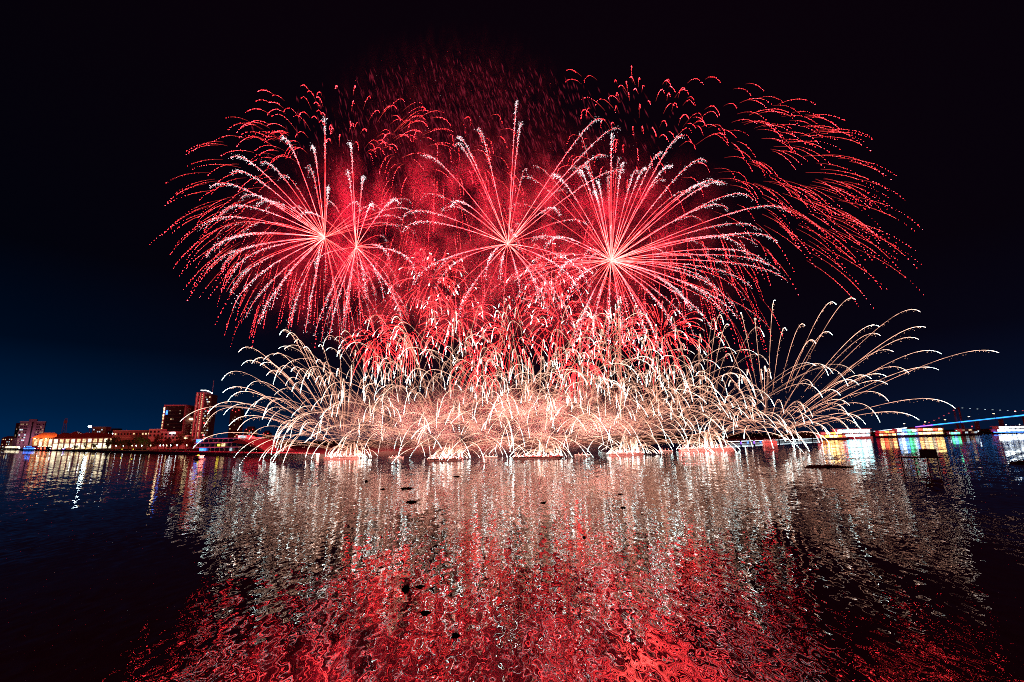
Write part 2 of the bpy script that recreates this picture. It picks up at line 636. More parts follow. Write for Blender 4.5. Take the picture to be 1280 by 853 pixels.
MB().box((-wd / 2 + 1.2, -.5, h * .80), (-wd / 2 + 2.6, -.2, h * .9)).build('sign_panel', M['l_blue'], r)
grid_windows(r, -wd * .4, wd * .42, 5, h - 3, 8, 12, -.2, .9, .7, [M['w_dim'], M['w_dim'], M['w_warm']], .86)

# tall residential tower
r, wd, h = building_root('residential_tower', 'tallest pink tower crowned by a row of white lamps', 238, 256, 491, 410, R(16))
MB().box((-wd / 2, 0, 0), (wd * .06, 15, h)).build('wall', M['plum'], r)
MB().box((wd * .06, .6, 0), (wd / 2, 15, h - 1.5)).build('side_wing', M['slate'], r)
for k in range(3):
    x = -wd / 2 + (k + .5) * wd * .56 / 3
    MB().box((x - .35, -.5, 2), (x + .35, 0, h)).build('pilaster', M['plaster'], r)
grid_windows(r, -wd * .16, -wd * .02, 4, h - 1, 1, 26, 0, .9, .8, [M['w_warm'], M['w_warm'], M['w_dim']], .05)
grid_windows(r, -wd * .48, -wd * .2, 4, h - 1, 2, 18, 0, 1.3, 1.3, [M['darkglass'], M['darkglass'], M['w_dim']], .1)
grid_windows(r, wd * .08, wd * .48, 4, h - 3, 5, 20, .6, 1.0, 1.0, [M['w_warm'], M['w_dim'], M['w_dim'], M['l_red'], M['w_cool']], .5, limit=36)
b_ = MB()
for k in range(13):
    t_ = k / 12
    b_.tube([Vector((-wd * .2 + wd * .68 * t_, 0, h - 1.2)), Vector((-wd * .2 + wd * .68 * t_, 0, h + 1.6 - 2.6 * max(0, t_ - .45) ** 1.3 * 2))], .12, sides=4)
b_.build('crown_frame', M['steel'], r)
for k in range(9):
    t_ = k / 8
    z = h + 1.9 - 2.6 * max(0, t_ - .45) ** 1.3 * 2
    MB().box((-wd * .2 + wd * .68 * t_ - .3, -.35, z - .3), (-wd * .2 + wd * .68 * t_ + .3, .25, z + .3)).build('crown_lamp', M['l_white'], r)
MB().tube([Vector((wd * .42, 3, h)), Vector((wd * .42, 3, h + 12))], .16, sides=4).build('antenna', M['steel'], r)

# stepped block between the towers
r, wd, h = building_root('stair_block', 'narrow lit block squeezed between the black and the pink tower', 228, 240, 522, 440, R(10))
MB().box((-wd / 2, 0, 0), (wd / 2, 12, h)).build('wall', M['rose'], r)
MB().box((-wd / 2 - .5, -.6, h), (wd / 2 + .5, 12.6, h + .9)).build('roof_slab', M['plaster'], r)
MB().box((-wd * .3, -.9, h - 2.4), (wd * .5, -.6, h - 1.3)).build('light_band', M['l_warm'], r)
grid_windows(r, -wd * .4, wd * .4, 3, h - 3, 2, 9, 0, 1.3, 1.3, [M['w_warm'], M['darkglass'], M['w_dim']], .1)

# far dark towers
for (p0, p1, pt, Y, nm, lb) in ((284, 296, 512, 620, 'office_tower', 'dark office tower topped by red lamps right of the pink tower'),
                                (304, 316, 536, 640, 'office_block', 'short office block with red rooftop lamps above the tiered building'),
                                (327, 335, 541, 700, 'office_block', 'small dark block over the sloping roof of the tiered building')):
    r, wd, h = building_root(nm, lb, p0, p1, pt, Y, R(14))
    MB().box((-wd / 2, 0, 0), (wd / 2, 14, h)).build('wall', M['slate'], r)
    MB().box((-wd * .3, 3, h), (wd * .3, 10, h + 3)).build('plant_room', M['slate'], r)
    for k in range(3):
        MB().box((-wd * .3 + k * wd * .3 - .4, -.5, h - 1.4 - 2.2 * (k % 2)), (-wd * .3 + k * wd * .3 + .4, -.1, h - .6 - 2.2 * (k % 2))).build('warning_lamp', M['l_red'], r)
    grid_windows(r, -wd * .45, wd * .45, 8, h - 4, 5, 14, 0, 1.0, 1.2, [M['w_dim'], M['w_warm'], M['w_cool'], M['w_dim']], .86)

# long rose terrace and its arcaded end
r, wd, h = building_root('terrace_building', 'long low rose building with a flat roof above the dark trees', 143, 186, 539, 470, R(18))
MB().box((-wd / 2, 0, 0), (wd / 2, 14, h)).build('wall', M['rose'], r)
MB().box((-wd / 2 - .4, -.5, h), (wd / 2 + .4, 14.5, h + .7)).build('cornice', M['plaster'], r)
MB().box((-wd / 2 - .2, -.35, h * .62), (wd / 2 + .2, 0, h * .62 + .5)).build('string_course', M['plaster'], r)
grid_windows(r, -wd * .48, wd * .48, h * .64 + 1, h - .5, 13, 1, 0, 1.2, 1.6, [M['darkglass'], M['darkglass'], M['darkglass'], M['w_warm']], 0)
grid_windows(r, -wd * .48, wd * .48, h * .3, h * .6, 13, 1, 0, 1.2, 2.0, [M['darkglass']], 0)
r, wd, h = building_root('arcaded_building', 'stepped rose building with rows of dark arches in front of the black tower', 187, 231, 537, 400, R(16))
st = (( -.5, -.22, h), (-.22, .16, h * .86), (.16, .5, h * .66))
for x0, x1, hh in st:
    MB().box((x0 * wd, 0, 0), (x1 * wd - .05, 12, hh)).build('wall', M['rose'], r)
    MB().box((x0 * wd, -.5, hh), (x1 * wd - .1, 12.4, hh + .5)).build('cornice', M['plaster'], r)
    n_ = max(3, int((x1 - x0) * wd / 2.4))
    for lvl in range(2):
        zb = hh - 2.7 - lvl * 3.1
        for k in range(n_):
            x = x0 * wd + (k + .5) * (x1 - x0) * wd / n_
            pr = [(x - .75, zb), (x + .75, zb)] + [(x + .75 * math.cos(a), zb + 1.1 + .75 * math.sin(a)) for a in [math.pi * q / 6 for q in range(7)]]
            MB().prism_y(pr, -.08, .1).build('arch', M['darkglass'], r)
MB().box((wd * .02, -1.2, h * .78), (wd * .16, -.6, h * .82)).build('sign_panel', M['l_white'], r)
MB().box((wd * .30, -1.2, h * .5), (wd * .47, -.6, h * .56)).build('sign_panel', M['l_warm'], r)

# lit riverside hall
r, wd, h = building_root('riverside_hall', 'long cream floodlit hall with tall bright bays by the water', 75, 132, 547.5, 520, R(33))
MB().box((-wd / 2, 0, 0), (wd / 2, 16, h)).build('wall', M['plaster'], r)
MB().hexa([(-wd / 2 - 1, -1.2, h), (wd / 2 + 1, -1.2, h), (wd / 2 + 1, 17, h), (-wd / 2 - 1, 17, h)],
          [(-wd / 2 + 6, 7, h + 5), (wd / 2 - 6, 7, h + 5), (wd / 2 - 6, 9, h + 5), (-wd / 2 + 6, 9, h + 5)]).build('roof', M['tile'], r)
nb = 11
for k in range(nb):
    x = -wd / 2 + (k + .5) * wd / nb
    m_ = M['f_cream']
    MB().box((x - wd / nb * .36, -.2, .6), (x + wd / nb * .36, .1, h * .52)).build('glow_bay', m_ if k != 6 else M['w_warm'], r)  # floodlighting of the front is put into glowing panels, both rows
    MB().box((x - wd / nb * .30, -.2, h * .60), (x + wd / nb * .30, .1, h * .90)).build('window', M['w_warm'] if k % 3 else M['f_cream'], r)
    MB().box((x - wd / nb * .5 - .25, -.8, 0), (x - wd / nb * .5 + .25, 0, h)).build('column', M['plaster'], r)
MB().box((-wd / 2, -2.6, h * .54), (wd / 2, -.05, h * .57)).build('canopy', M['stone'], r)

# pavilion with orange-lit roof
r, wd, h = building_root('pavilion', 'pavilion with an orange floodlit hipped roof left of the cream hall', 41, 69, 547, 640, R(30))
MB().box((-wd * .44, 1, 0), (wd * .44, 15, h - 1)).build('wall', M['plaster'], r)
MB().hexa([(-wd / 2, 0, h - 1), (wd / 2, 0, h - 1), (wd / 2, 16, h - 1), (-wd / 2, 16, h - 1)],
          [(-wd * .2, 7, h + 6.5), (wd * .2, 7, h + 6.5), (wd * .2, 9, h + 6.5), (-wd * .2, 9, h + 6.5)]).build('roof', M['tile'], r)
for k in range(6):
    x = -wd * .40 + k * wd * .16
    MB().box((x - .5, -.1, 0), (x + .5, .9, h - 1)).build('column', M['plaster'], r)
    if k < 5:
        MB().box((x + 1.0, .8, .8), (x + wd * .16 - 1.0, 1.05, h - 2.6)).build('window', M['f_cream'] if k % 2 else M['w_warm'], r)
for sx in (-.35, 0, .35):
    lamp('roof_floodlight', r, (wd * sx, -3.5, h + 2.5), 9000, (1, .34, .08), .2)
    MB().box((wd * sx - .6, -1.0, h - 1.6), (wd * sx + .6, -.2, h - 1.1)).build('light_case', M['l_warm'], r)

# houses with red roofs behind the hall
for i, (p0, p1, pt, Y, turn, lb) in enumerate((
        (70, 82, 543, 620, 20, 'red roofed house right behind the left end of the cream hall'),
        (84, 97, 541.5, 600, 24, 'red roofed house with a white rooftop sign behind the cream hall'),
        (98, 112, 543, 560, 20, 'red roofed house below the bright white floodlight'),
        (1, 13, 546, 900, 14, 'low dim house at the extreme left edge behind trees'))):
    r, wd, h = building_root('house', lb, p0, p1, pt + 2, Y, R(turn), 'house')
    MB().box((-wd / 2, 0, 0), (wd / 2, 10, h)).build('wall', M['rose'], r)
    MB().prism_y([(-wd / 2 - .8, h), (wd / 2 + .8, h), (0, h + 4)], -1, 11).build('roof', M['tile'], r)
    grid_windows(r, -wd * .45, wd * .45, h * .3, h, 5, 3, 0, 1.3, 1.5, [M['darkglass'], M['w_warm'], M['w_cool']], .25)
    if i < 3:
        MB().box((-wd * .2, -.8, h + .6), (wd * .3, -.5, h + 2.0)).build('roof_sign', M['l_white'] if i != 2 else M['w_cool'], r)

# floodlight mast
r = thing('floodlight_mast', 'tall mast with one blazing bluish white floodlight above the left roofs', 'floodlight', W(108, 610, 1.0))
hm = top_z(108, 533.5, 610) - 1
MB().tube([Vector((0, 0, 0)), Vector((0, 0, hm))], [.45, .2], sides=8).build('pole', M['steel'], r)
MB().box((-2.0, -.5, hm - .9), (2.0, -.1, hm + 1.3)).build('lamp_panel', M['l_hot'], r)
MB().box((-2.2, -.1, hm - 1.1), (2.2, .5, hm + 1.5)).build('lamp_case', M['steel'], r)

# glass block with little white lights
r, wd, h = building_root('glass_block', 'teal glass block speckled with tiny white lights left of the long rose building', 133, 151, 539, 640, R(20))
MB().box((-wd / 2, 0, 0), (wd / 2, 14, h)).build('wall', M['darkglass'], r)
MB().box((-wd * .3, -.1, h), (wd * .1, 12, h + 3.5)).build('roof_box', M['slate'], r)
grid_windows(r, -wd * .48, wd * .48, h * .45, h - .5, 8, 6, 0, .9, 1.5, [M['w_cool'], M['l_white'], M['w_cool']], .45)
r, wd, h = building_root('storage_block', 'dark plain block right of the bright white floodlight', 113, 127, 534.5, 700, R(16))
MB().box((-wd / 2, 0, 0), (wd / 2, 14, h)).build('wall', M['concrete'], r)
MB().box((-wd / 2 - .5, -.5, h), (wd / 2 + .5, 14.5, h + 1)).build('parapet', M['concrete'], r)
grid_windows(r, -wd * .45, wd * .45, 10, h - 2, 6, 6, 0, 1.4, 1.6, [M['darkglass'], M['w_cool'], M['darkglass']], .2)

# tiered riverside building (three decks, raked end, roof sloping to the right)
a, b = W(243, 262, 1.0), W(336, 228, 1.0)
dv = (b - a)
r = thing('tiered_building', 'long pink-lit three-tier building with a raked blue end and a roof sloping right', 'building', a, math.atan2(dv.y, dv.x))
L = dv.length
H = top_z(255, 548, 258) - 1.0
tiers = ((.05, .62, 0, .30), (.02, .66, .36, .62), (0, .60, .68, .92))
for k, (x0, x1, z0, z1) in enumerate(tiers):
    MB().hexa([(L * (x0 + .02), 1, H * z0), (L * x1, 1, H * z0), (L * x1, 12, H * z0), (L * (x0 + .02), 12, H * z0)],
              [(L * x0, 1, H * z1), (L * x1, 1, H * z1), (L * x1, 12, H * z1), (L * x0, 12, H * z1)]).build('glazing', M['darkglass'], r)
    MB().box((L * (x0 - .012), -.8, H * z1), (L * (x1 + .02), 13, H * (z1 + .055))).build('floor_slab', M['plaster'], r)
    MB().box((L * (x0 - .012), -.95, H * z1 + .05), (L * (x1 + .02), -.82, H * (z1 + .03))).build('light_strip', M['edge_glow_pink'], r)  # added glow stands for the pink-lit slab edge
    for q in range(9):
        x = L * (x0 + .03 + (x1 - x0 - .04) * q / 8)
        MB().box((x - .14, .55, H * z0), (x + .14, .85, H * z1)).build('column', M['rose'], r)
MB().box((L * .0, .2, H * .70), (L * .05, .9, H * .92)).build('blue_lamp_panel', M['l_blue'], r)
MB().box((L * .07, .1, H * .06), (L * .15, .9, H * .24)).build('blue_lamp_panel', M['l_blue'], r)
MB().box((L * .325, .2, H * .40), (L * .35, .9, H * .55)).build('yellow_lamp', M['l_yellow'], r)
MB().box((L * .38, .2, H * .38), (L * .42, .9, H * .60)).build('lit_door', M['w_warm'], r)
MB().box((L * .5, .2, H * .05), (L * .51, .9, H * .28)).build('lit_door', M['w_cool'], r)
roofp = [(L * .54, H * .66), (L * .62, H * .60), (L * .74, H * .50), (L * .86, H * .30), (L * .97, 0.2), (L * 1.0, 0.2),
         (L * .90, H * .36), (L * .78, H * .62), (L * .66, H * .86), (L * .52, H * 1.18), (L * .46, H * 1.22)]
half = len(roofp)
MB().prism_y([roofp[0], roofp[1], roofp[2], roofp[3], roofp[4], roofp[5], roofp[6], roofp[7], roofp[8]], -1.5, 14).build('sloping_roof', M['dark_red'], r)
MB().prism_y([(L * .58, H * .9), (L * .62, H * .9), (L * .53, H * 1.16), (L * .50, H * 1.16)], 2, 10).build('roof_fin', M['rose'], r)
MB().box((L * .60, 0, H * .98), (L * .635, 3, H * 1.12)).build('roof_lamp', M['w_cool'], r)
b_ = MB().prism_y([(L * .64, .1), (L * .95, .1), (L * .85, H * .26), (L * .74, H * .45), (L * .64, H * .5)], 2, 11)
b_.build('hall_glazing', M['slate'], r)

# ================================================================== TREES
def make_tree(seed, hgt, spread):
    q = random.Random(seed)
    root = thing('tree', 'tree', 'tree')
    t_ = MB()
    t_.tube([Vector((0, 0, -.3)), Vector((.1, 0, hgt * .25)), Vector((.2, .1, hgt * .55))], [.35, .26, .12], sides=6)
    for k in range(5):
        a_ = q.random() * 6.28
        z = hgt * (.25 + .06 * k)
        t_.tube([Vector((.1, 0, z)), Vector((math.cos(a_) * spread * .3, math.sin(a_) * spread * .3, z + hgt * .18)),
                 Vector((math.cos(a_) * spread * .6, math.sin(a_) * spread * .6, z + hgt * .32))], [.14, .1, .05], sides=4)
    t_.build('trunk', M['bark'], root)
    c_ = MB()
    blobs = [(Vector((math.cos(a_) * spread * d_, math.sin(a_) * spread * d_, hgt * z_)), s_) for a_, d_, z_, s_ in
             [(q.random() * 6.28, q.random() * .62, .42 + .5 * q.random(), spread * (.22 + .22 * q.random())) for _ in range(11)]]
    for p, s_ in blobs:
        for _ in range(75):
            d = Vector((q.gauss(0, 1), q.gauss(0, 1), q.gauss(0, .8)))
            d = d.normalized() * s_ * (q.random() ** .4)
            o_ = p + d
            z = q.uniform(.22, .5)
            u = Vector((q.gauss(0, 1), q.gauss(0, 1), q.gauss(0, 1))).normalized()
            v = u.orthogonal().normalized()
            i = len(c_.v)
            c_.v += [tuple(o_ + u * z), tuple(o_ + v * z * .6), tuple(o_ - u * z), tuple(o_ - v * z * .6)]
            c_.f.append((i, i + 1, i + 2, i + 3))
    c_.build('crown', M['leaf'], root)
    return root


def copy_tree(o):
    c = o.copy()
    COL.objects.link(c)
    for ch in o.children:
        d = ch.copy()
        d.parent = c
        COL.objects.link(d)
        for g in ch.children:
            e_ = g.copy()
            e_.parent = d
            COL.objects.link(e_)
    return c


protos = [make_tree(k, h_, s_) for k, (h_, s_) in enumerate(((9, 5), (8, 5.5), (10, 4.6)))]
used = [False] * 3
tree_spots = [  # px, metres behind the wall, scale, label
    (12, 60, 1.3, 'dark tree at the extreme left edge behind the lit quay strip'),
    (26, 55, 1.4, 'dark tree in front of the pale pink hotel, left one of two'),
    (36, 48, 1.5, 'dark tree in front of the pale pink hotel, right one of two'),
    (70, 30, .75, 'small tree between the orange roofed pavilion and the cream hall'),
    (93, 8, .6, 'small tree in front of the bright middle bays of the cream hall'),
    (106, 8, .62, 'small green lit tree before the right half of the cream hall'),
    (116, 8, .62, 'small green lit tree before the right end of the cream hall'),
    (134, 26, 1.25, 'broad tree just right of the cream hall below the teal glass block'),
    (142, 22, 1.25, 'round tree at the left end of the long rose building'),
    (151, 14, 1.0, 'tree with lit green foliage under the long rose building'),
    (160, 22, 1.15, 'dark tree under the middle of the long rose building'),
    (169, 22, 1.1, 'dark tree under the right half of the long rose building'),
    (178, 18, 1.15, 'dark tree between the long rose building and the arcaded one'),
    (187, 18, 1.0, 'dark tree under the left step of the arcaded building'),
    (196, 16, 1.0, 'dark tree under the middle of the arcaded building'),
    (205, 15, 1.0, 'dark tree under the lowest step of the arcaded building'),
    (214, 14, 1.0, 'dark tree in front of the black slab tower'),
    (222, 14, 1.1, 'dark tree below the right corner of the black slab tower'),
    (231, 14, 1.1, 'dark tree in front of the narrow block between the towers'),
    (239, 12, 1.05, 'dark tree at the foot of the tallest pink tower'),
    (334, 36, .9, 'dark tree above the low end of the sloping red roof'),
    (342, 30, .8, 'dark tree right of the sloping red roof'),
    (352, 26, .7, 'small dark tree at the right end of the river wall'),
]
for i, (px, back, s_, lb) in enumerate(tree_spots):
    k = i % 3
    o = protos[k] if not used[k] else copy_tree(protos[k])
    used[k] = True
    q = quay_at(px, back)
    o.location = (q.x, q.y, 1.0)
    o.rotation_euler = (0, 0, rnd.random() * 6.28)
    o.scale = (s_, s_, s_ * rnd.uniform(.9, 1.1))
    tag(o, lb, 'tree', 'trees on the left bank')

# ---- lamp posts along the promenade
lp_head = lp_pole = None
lamp_px = [3, 9, 15, 22, 30, 47, 52, 57, 63, 79, 84, 90, 101, 110, 120, 129, 137, 144, 153, 164, 169, 176, 187, 199, 203, 207, 212, 220, 232]
for i, px in enumerate(lamp_px):
    q = quay_at(px, 4 + (i * 7 % 5))
    near = ('lit quay strip at the left edge' if px < 20 else 'pale pink hotel and dark trees' if px < 40 else 'orange roofed pavilion' if px < 72
            else 'cream hall' if px < 133 else 'long rose building' if px < 186 else 'arcaded building' if px < 225 else 'tallest pink tower')
    r = thing('street_lamp', 'small white promenade lamp before the ' + near, 'street lamp', (q.x, q.y, 1.0), 0, 'lamps along the left promenade before the ' + near)
    if lp_pole is None:
        lp_pole = MB().tube([Vector((0, 0, 0)), Vector((0, 0, 3.2))], .07, sides=6).build('pole', M['steel'], r)
        hd = MB()
        hd.tube([Vector((0, 0, 3.2)), Vector((0, 0, 3.45)), Vector((0, 0, 3.85)), Vector((0, 0, 4.05))], [.1, .24, .24, .1], sides=8)
        lp_head = hd.build('lantern', M['l_white'], r)
    else:
        c = lp_pole.copy(); c.parent = r; COL.objects.link(c)
        c = lp_head.copy(); c.parent = r; COL.objects.link(c)
        if i % 3 == 1:
            c.data = lp_head.data.copy()
            c.data.materials[0] = M['l_warm']
            r['label'] = r['label'].replace('white', 'warm yellow')
            r['group'] = r['group'].replace('lamps', 'yellow lamps')
# lights among the foliage in front of the hall that turn the trees green
for px, back in ((95, 5), (107, 5), (117, 5), (152, 9), (166, 10)):
    q = quay_at(px, back)
    r = thing('garden_lamp', {95: 'low garden lamp under the small tree at the hall middle', 107: 'low garden lamp under the first green lit tree',
                              117: 'low garden lamp under the tree at the hall right end', 152: 'low garden lamp under the lit tree of the rose building',
                              166: 'low garden lamp under the dark trees of the rose building'}[px], 'garden lamp', (q.x, q.y, 1.0))
    MB().tube([Vector((0, 0, 0)), Vector((0, 0, .9))], .12, sides=6).build('post', M['steel'], r)
    MB().box((-.18, -.18, .9), (.18, .18, 1.2)).build('lantern', M['l_yellow'], r)
    lamp('lantern_light', r, (0, 0, 2.4), 2600, (.9, 1, .3), .3)

# lit quay strip at the far left
q0, q1 = quay_at(-12, 2.5), quay_at(18, 2.5)
dv = q1 - q0
r = thing('boat_landing', 'long cream lit landing stage at the extreme left edge', 'landing stage', (q0.x, q0.y, 1.55), math.atan2(dv.y, dv.x))
L = dv.length
MB().box((0, 0, 0), (L, 6, .5)).build('deck', M['stone'], r)
MB().box((1, 1, 4.2), (L - 1, 6, 4.7)).build('roof', M['plaster'], r)
for k in range(7):
    MB().box((2 + k * (L - 4.4) / 6, 1.2, .5), (2.4 + k * (L - 4.4) / 6, 1.6, 4.2)).build('post', M['plaster'], r)
MB().box((3, 5.2, .8), (L - 3, 5.6, 3.9)).build('glowing_wall', M['f_cream'], r)  # the wall's lighting is put into its glowing material


# ================================================================== BOATS
def boat(name, label, px0, px1, Y0, Y1, h, hull, decks, group=None, bow=1, lamps=(), roof=None, mast=0):
    """decks: list of (start, end, z0, z1, [materials of the window bays])"""
    a, b = W(px0, Y0), W(px1, Y1)
    dv = b - a
    L = dv.length
    r = thing(name, label, 'boat', a, math.atan2(dv.y, dv.x), group)
    wd = min(8, max(2.2, L * .22))
    fb = h * .22
    prof = lambda z, k: [(0 + k * .0, .3), (L * .03, 0), (L * .80, 0), (L * (.93 + k), wd * .3), (L * (.97 + k), wd * .5), (L * (.93 + k), wd * .7), (L * .80, wd), (L * .03, wd), (0, wd - .3)]
    lo = [(x if bow > 0 else L - x, y, -.3) for x, y in prof(0, -.04)]
    hi = [(x if bow > 0 else L - x, y, fb) for x, y in prof(0, .03)]
    if bow < 0:
        lo, hi = lo[::-1], hi[::-1]
    MB().hexa(lo, hi).build('hull', hull, r)
    for (s, e, z0, z1, bays) in decks:
        x0, x1 = L * s, L * e
        za, zb = h * z0 + .001, h * z1
        MB().box((x0, wd * .18, za), (x1, wd * .86, zb)).build('cabin', M['hull_white'], r)
        n_ = len(bays)
        for k, mm in enumerate(bays):
            xa, xb = x0 + (k + .08) * (x1 - x0) / n_, x0 + (k + .92) * (x1 - x0) / n_
            MB().box((xa, wd * .18 - .12, za + (zb - za) * .18), (xb, wd * .18 + .05, za + (zb - za) * .84)).build('window', mm, r)
        MB().box((x0 - L * .02, wd * .05, zb), (x1 + L * .02, wd * .95, zb + h * .05)).build('roof', roof or M['hull_white'], r)
        rl = MB()
        for k in range(9):
            x = x0 + (x1 - x0) * k / 8
            rl.box((x - .05, wd * .07, za), (x + .05, wd * .07 + .1, zb))
        rl.box((x0, wd * .07 - .02, za + (zb - za) * .3), (x1, wd * .07 + .06, za + (zb - za) * .36))
        rl.build('railing', M['steel'], r)
    for (s, z, sz, mm) in lamps:
        MB().box((L * s - sz, wd * .05 - .3, h * z - sz * .6), (L * s + sz, wd * .05 - .02, h * z + sz * .6)).build('lamp', mm, r)
    if mast:
        MB().tube([Vector((L * .4, wd / 2, h * .5)), Vector((L * .4, wd / 2, h + mast))], .1, sides=5).build('mast', M['steel'], r)
    return r


m_ = M
boat('moored_boat', 'low blue lit boat moored at the left quay', 25, 45, 600, 560, 6.0, m_['hull_blue'],
     [(.1, .8, .22, .62, [m_['l_blue']] * 4), (.25, .6, .67, .95, [m_['l_blue']] * 2)], 'boats moored at the left quay', 1, [(.9, .4, .5, m_['l_white'])])
boat('moored_boat', 'red lit boat moored right of the blue one at the left quay', 46, 60, 545, 520, 5.5, m_['hull_red'],
     [(.1, .8, .22, .7, [m_['f_red'], m_['darkglass'], m_['f_red'], m_['darkglass']])], 'boats moored at the left quay', 1, [(.05, .5, .6, m_['l_red'])])
boat('moored_boat', 'small violet boat with a white lamp before the cream hall', 61, 67, 515, 505, 4.2, m_['hull_blue'],
     [(.2, .8, .22, .8, [m_['led_violet']] * 2)], 'boats moored at the left quay', 1, [(.2, .6, .5, m_['l_white'])])
boat('moored_boat', 'dark low boat with one white lamp before the cream hall', 72, 83, 480, 465, 3.6, m_['hull_dark'],
     [(.2, .75, .22, .8, [m_['darkglass'], m_['led_violet'], m_['darkglass']])], 'boats moored at the left quay', 1, [(.55, .7, .5, m_['l_white'])])
boat('rowing_boat', 'little dark boat with one yellow lamp in front of the river wall', 239, 250, 170, 168, 1.9, m_['hull_dark'],
     [(.3, .8, .22, .7, [m_['darkglass']])], None, -1, [(.78, .8, .28, m_['l_yellow'])])

boat('restaurant_boat', 'orange lit restaurant boat at the left end of the right bank row', 1027, 1062, 335, 340, 5.6, m_['hull_dark'],
     [(.03, .93, .22, .60, [m_['f_orange'], m_['f_orange'], m_['f_gold'], m_['f_gold'], m_['f_orange'], m_['f_red']]),
      (.2, .8, .66, .95, [m_['f_gold'], m_['f_orange'], m_['f_gold']])], 'boats moored along the right bank', -1, [(.5, .62, .3, m_['l_yellow'])], roof=m_['hull_red'])
boat('excursion_boat', 'large white and cyan lit boat beside the orange one', 1049, 1092, 352, 356, 7.6, m_['hull_white'],
     [(.03, .95, .20, .50, [m_['f_gold'], m_['f_cyan'], m_['f_cyan'], m_['f_white'], m_['f_cyan'], m_['f_white'], m_['f_cyan']]),
      (.02, .98, .56, .96, [m_['f_white'], m_['f_cyan'], m_['f_white'], m_['f_cyan'], m_['f_white'], m_['f_white']])], 'boats moored along the right bank', -1)
boat('restaurant_boat', 'red and gold lit low boat under the pale bridge ramp', 1100, 1123, 385, 390, 6.0, m_['hull_dark'],
     [(.03, .95, .22, .55, [m_['f_gold'], m_['f_red'], m_['w_warm'], m_['f_gold']]), (.05, .9, .62, .92, [m_['f_red'], m_['f_orange'], m_['f_red']])],
     'boats moored along the right bank', -1, roof=m_['hull_red'])
boat('excursion_boat', 'blue green and white lit boat in the middle of the right row', 1123, 1151, 390, 398, 7.0, m_['hull_blue'],
     [(.03, .97, .22, .55, [m_['f_blue'], m_['f_white'], m_['f_blue'], m_['f_green'], m_['f_green'], m_['f_blue']]),
      (.06, .92, .62, .95, [m_['f_white'], m_['f_blue'], m_['f_green'], m_['f_white']])], 'boats moored along the right bank', -1)
boat('restaurant_boat', 'cream and gold lit boat with a red roof line behind the box on stilts', 1150, 1183, 396, 405, 7.6, m_['hull_dark'],
     [(.03, .97, .20, .56, [m_['f_gold'], m_['f_cream'], m_['f_gold'], m_['f_cream'], m_['f_gold'], m_['f_gold']]),
      (.03, .97, .62, .94, [m_['f_red'], m_['f_gold'], m_['f_cream'], m_['f_red'], m_['f_gold']])], 'boats moored along the right bank', -1, roof=m_['hull_red'])
boat('work_boat', 'small boat with green lamps below the bridge pylon', 1186, 1206, 415, 420, 5.0, m_['hull_dark'],
     [(.2, .8, .22, .7, [m_['f_green'], m_['f_blue'], m_['f_green']])], 'boats moored along the right bank', -1, [(.1, .5, .5, m_['led_white']), (.55, .9, .5, m_['l_green'])])
boat('excursion_boat', 'dark boat with one red lamp on its roof right of the pylon', 1203, 1228, 430, 440, 7.2, m_['hull_dark'],
     [(.08, .85, .22, .5, [m_['darkglass'], m_['w_cool'], m_['darkglass'], m_['w_dim'], m_['w_cool']]), (.1, .6, .56, .78, [m_['w_dim'], m_['darkglass'], m_['w_warm']])],
     'boats moored along the right bank', -1, [(.58, 1.12, .6, m_['l_red']), (.85, .5, .6, m_['led_white'])], mast=2.0)
boat('cruise_ship', 'brilliant white lit ship with a blue stripe at the right edge', 1248, 1296, 520, 545, 8.5, m_['l_blue'],
     [(.03, .97, .24, .55, [m_['f_white']] * 8), (.08, .92, .62, .95, [m_['f_white']] * 6)], 'boats moored along the right bank', -1,
     [(.25, 1.15, .7, m_['l_white']), (.6, 1.12, .6, m_['l_white'])])

# floating pier with a white light strip
a, b = W(908, 285), W(1030, 345)
dv = b - a
r = thing('floating_pier', 'long thin floating pier edged by a white light strip', 'pier', a, math.atan2(dv.y, dv.x))
L = dv.length
MB().box((0, 0, -.2), (L, 4, .7)).build('deck', M['slate'], r)
for k in range(8):
    MB().box((1 + k * (L - 2) / 8, -.15, .75), (1 + (k + .86) * (L - 2) / 8, .05, 1.0)).build('light_strip', M['led_white'], r)
for k in range(12):
    MB().tube([Vector((2 + k * (L - 4) / 11, 1, .7)), Vector((2 + k * (L - 4) / 11, 1, 2.2))], .08, sides=5).build('post', M['steel'], r)
for k in range(5):
    MB().box((L * (.12 + .06 * k), -.1, .1), (L * (.12 + .06 * k) + 1.6, -.02, .5)).build('blue_lamp', M['l_blue'] if k % 2 else M['led_violet'], r)

# ================================================================== BRIDGE
r = thing('suspension_bridge', 'suspension bridge with a blue lit rising deck behind the right bank boats', 'bridge', W(1195, 900))
rl = r.location.copy()
Yb = 900
D0, D1 = P(1085, 539.0, Yb) - rl, P(1420, 497, Yb) - rl
def deck_at(px, dy=0.0):
    return P(px, 539.2 - (px - 1085) * .108 + dy, Yb) - rl
b_ = MB()
for px0, px1 in ((1085, 1195), (1195, 1420)):
    p, q = deck_at(px0, 1.3), deck_at(px1, 1.3)
    b_.hexa([p + Vector((0, -6, -1.6)), q + Vector((0, -6, -1.6)), q + Vector((0, 6, -1.6)), p + Vector((0, 6, -1.6))],
            [p + Vector((0, -6, .4)), q + Vector((0, -6, .4)), q + Vector((0, 6, .4)), p + Vector((0, 6, .4))])
b_.build('deck', M['concrete'], r)
segs = [(1086, 1130, 'led_white', .55), (1141, 1162, 'led_violet', .8), (1163, 1196, 'led_blue', .8), (1197, 1240, 'led_blue', .9), (1241, 1330, 'led_blue', 1.0)]
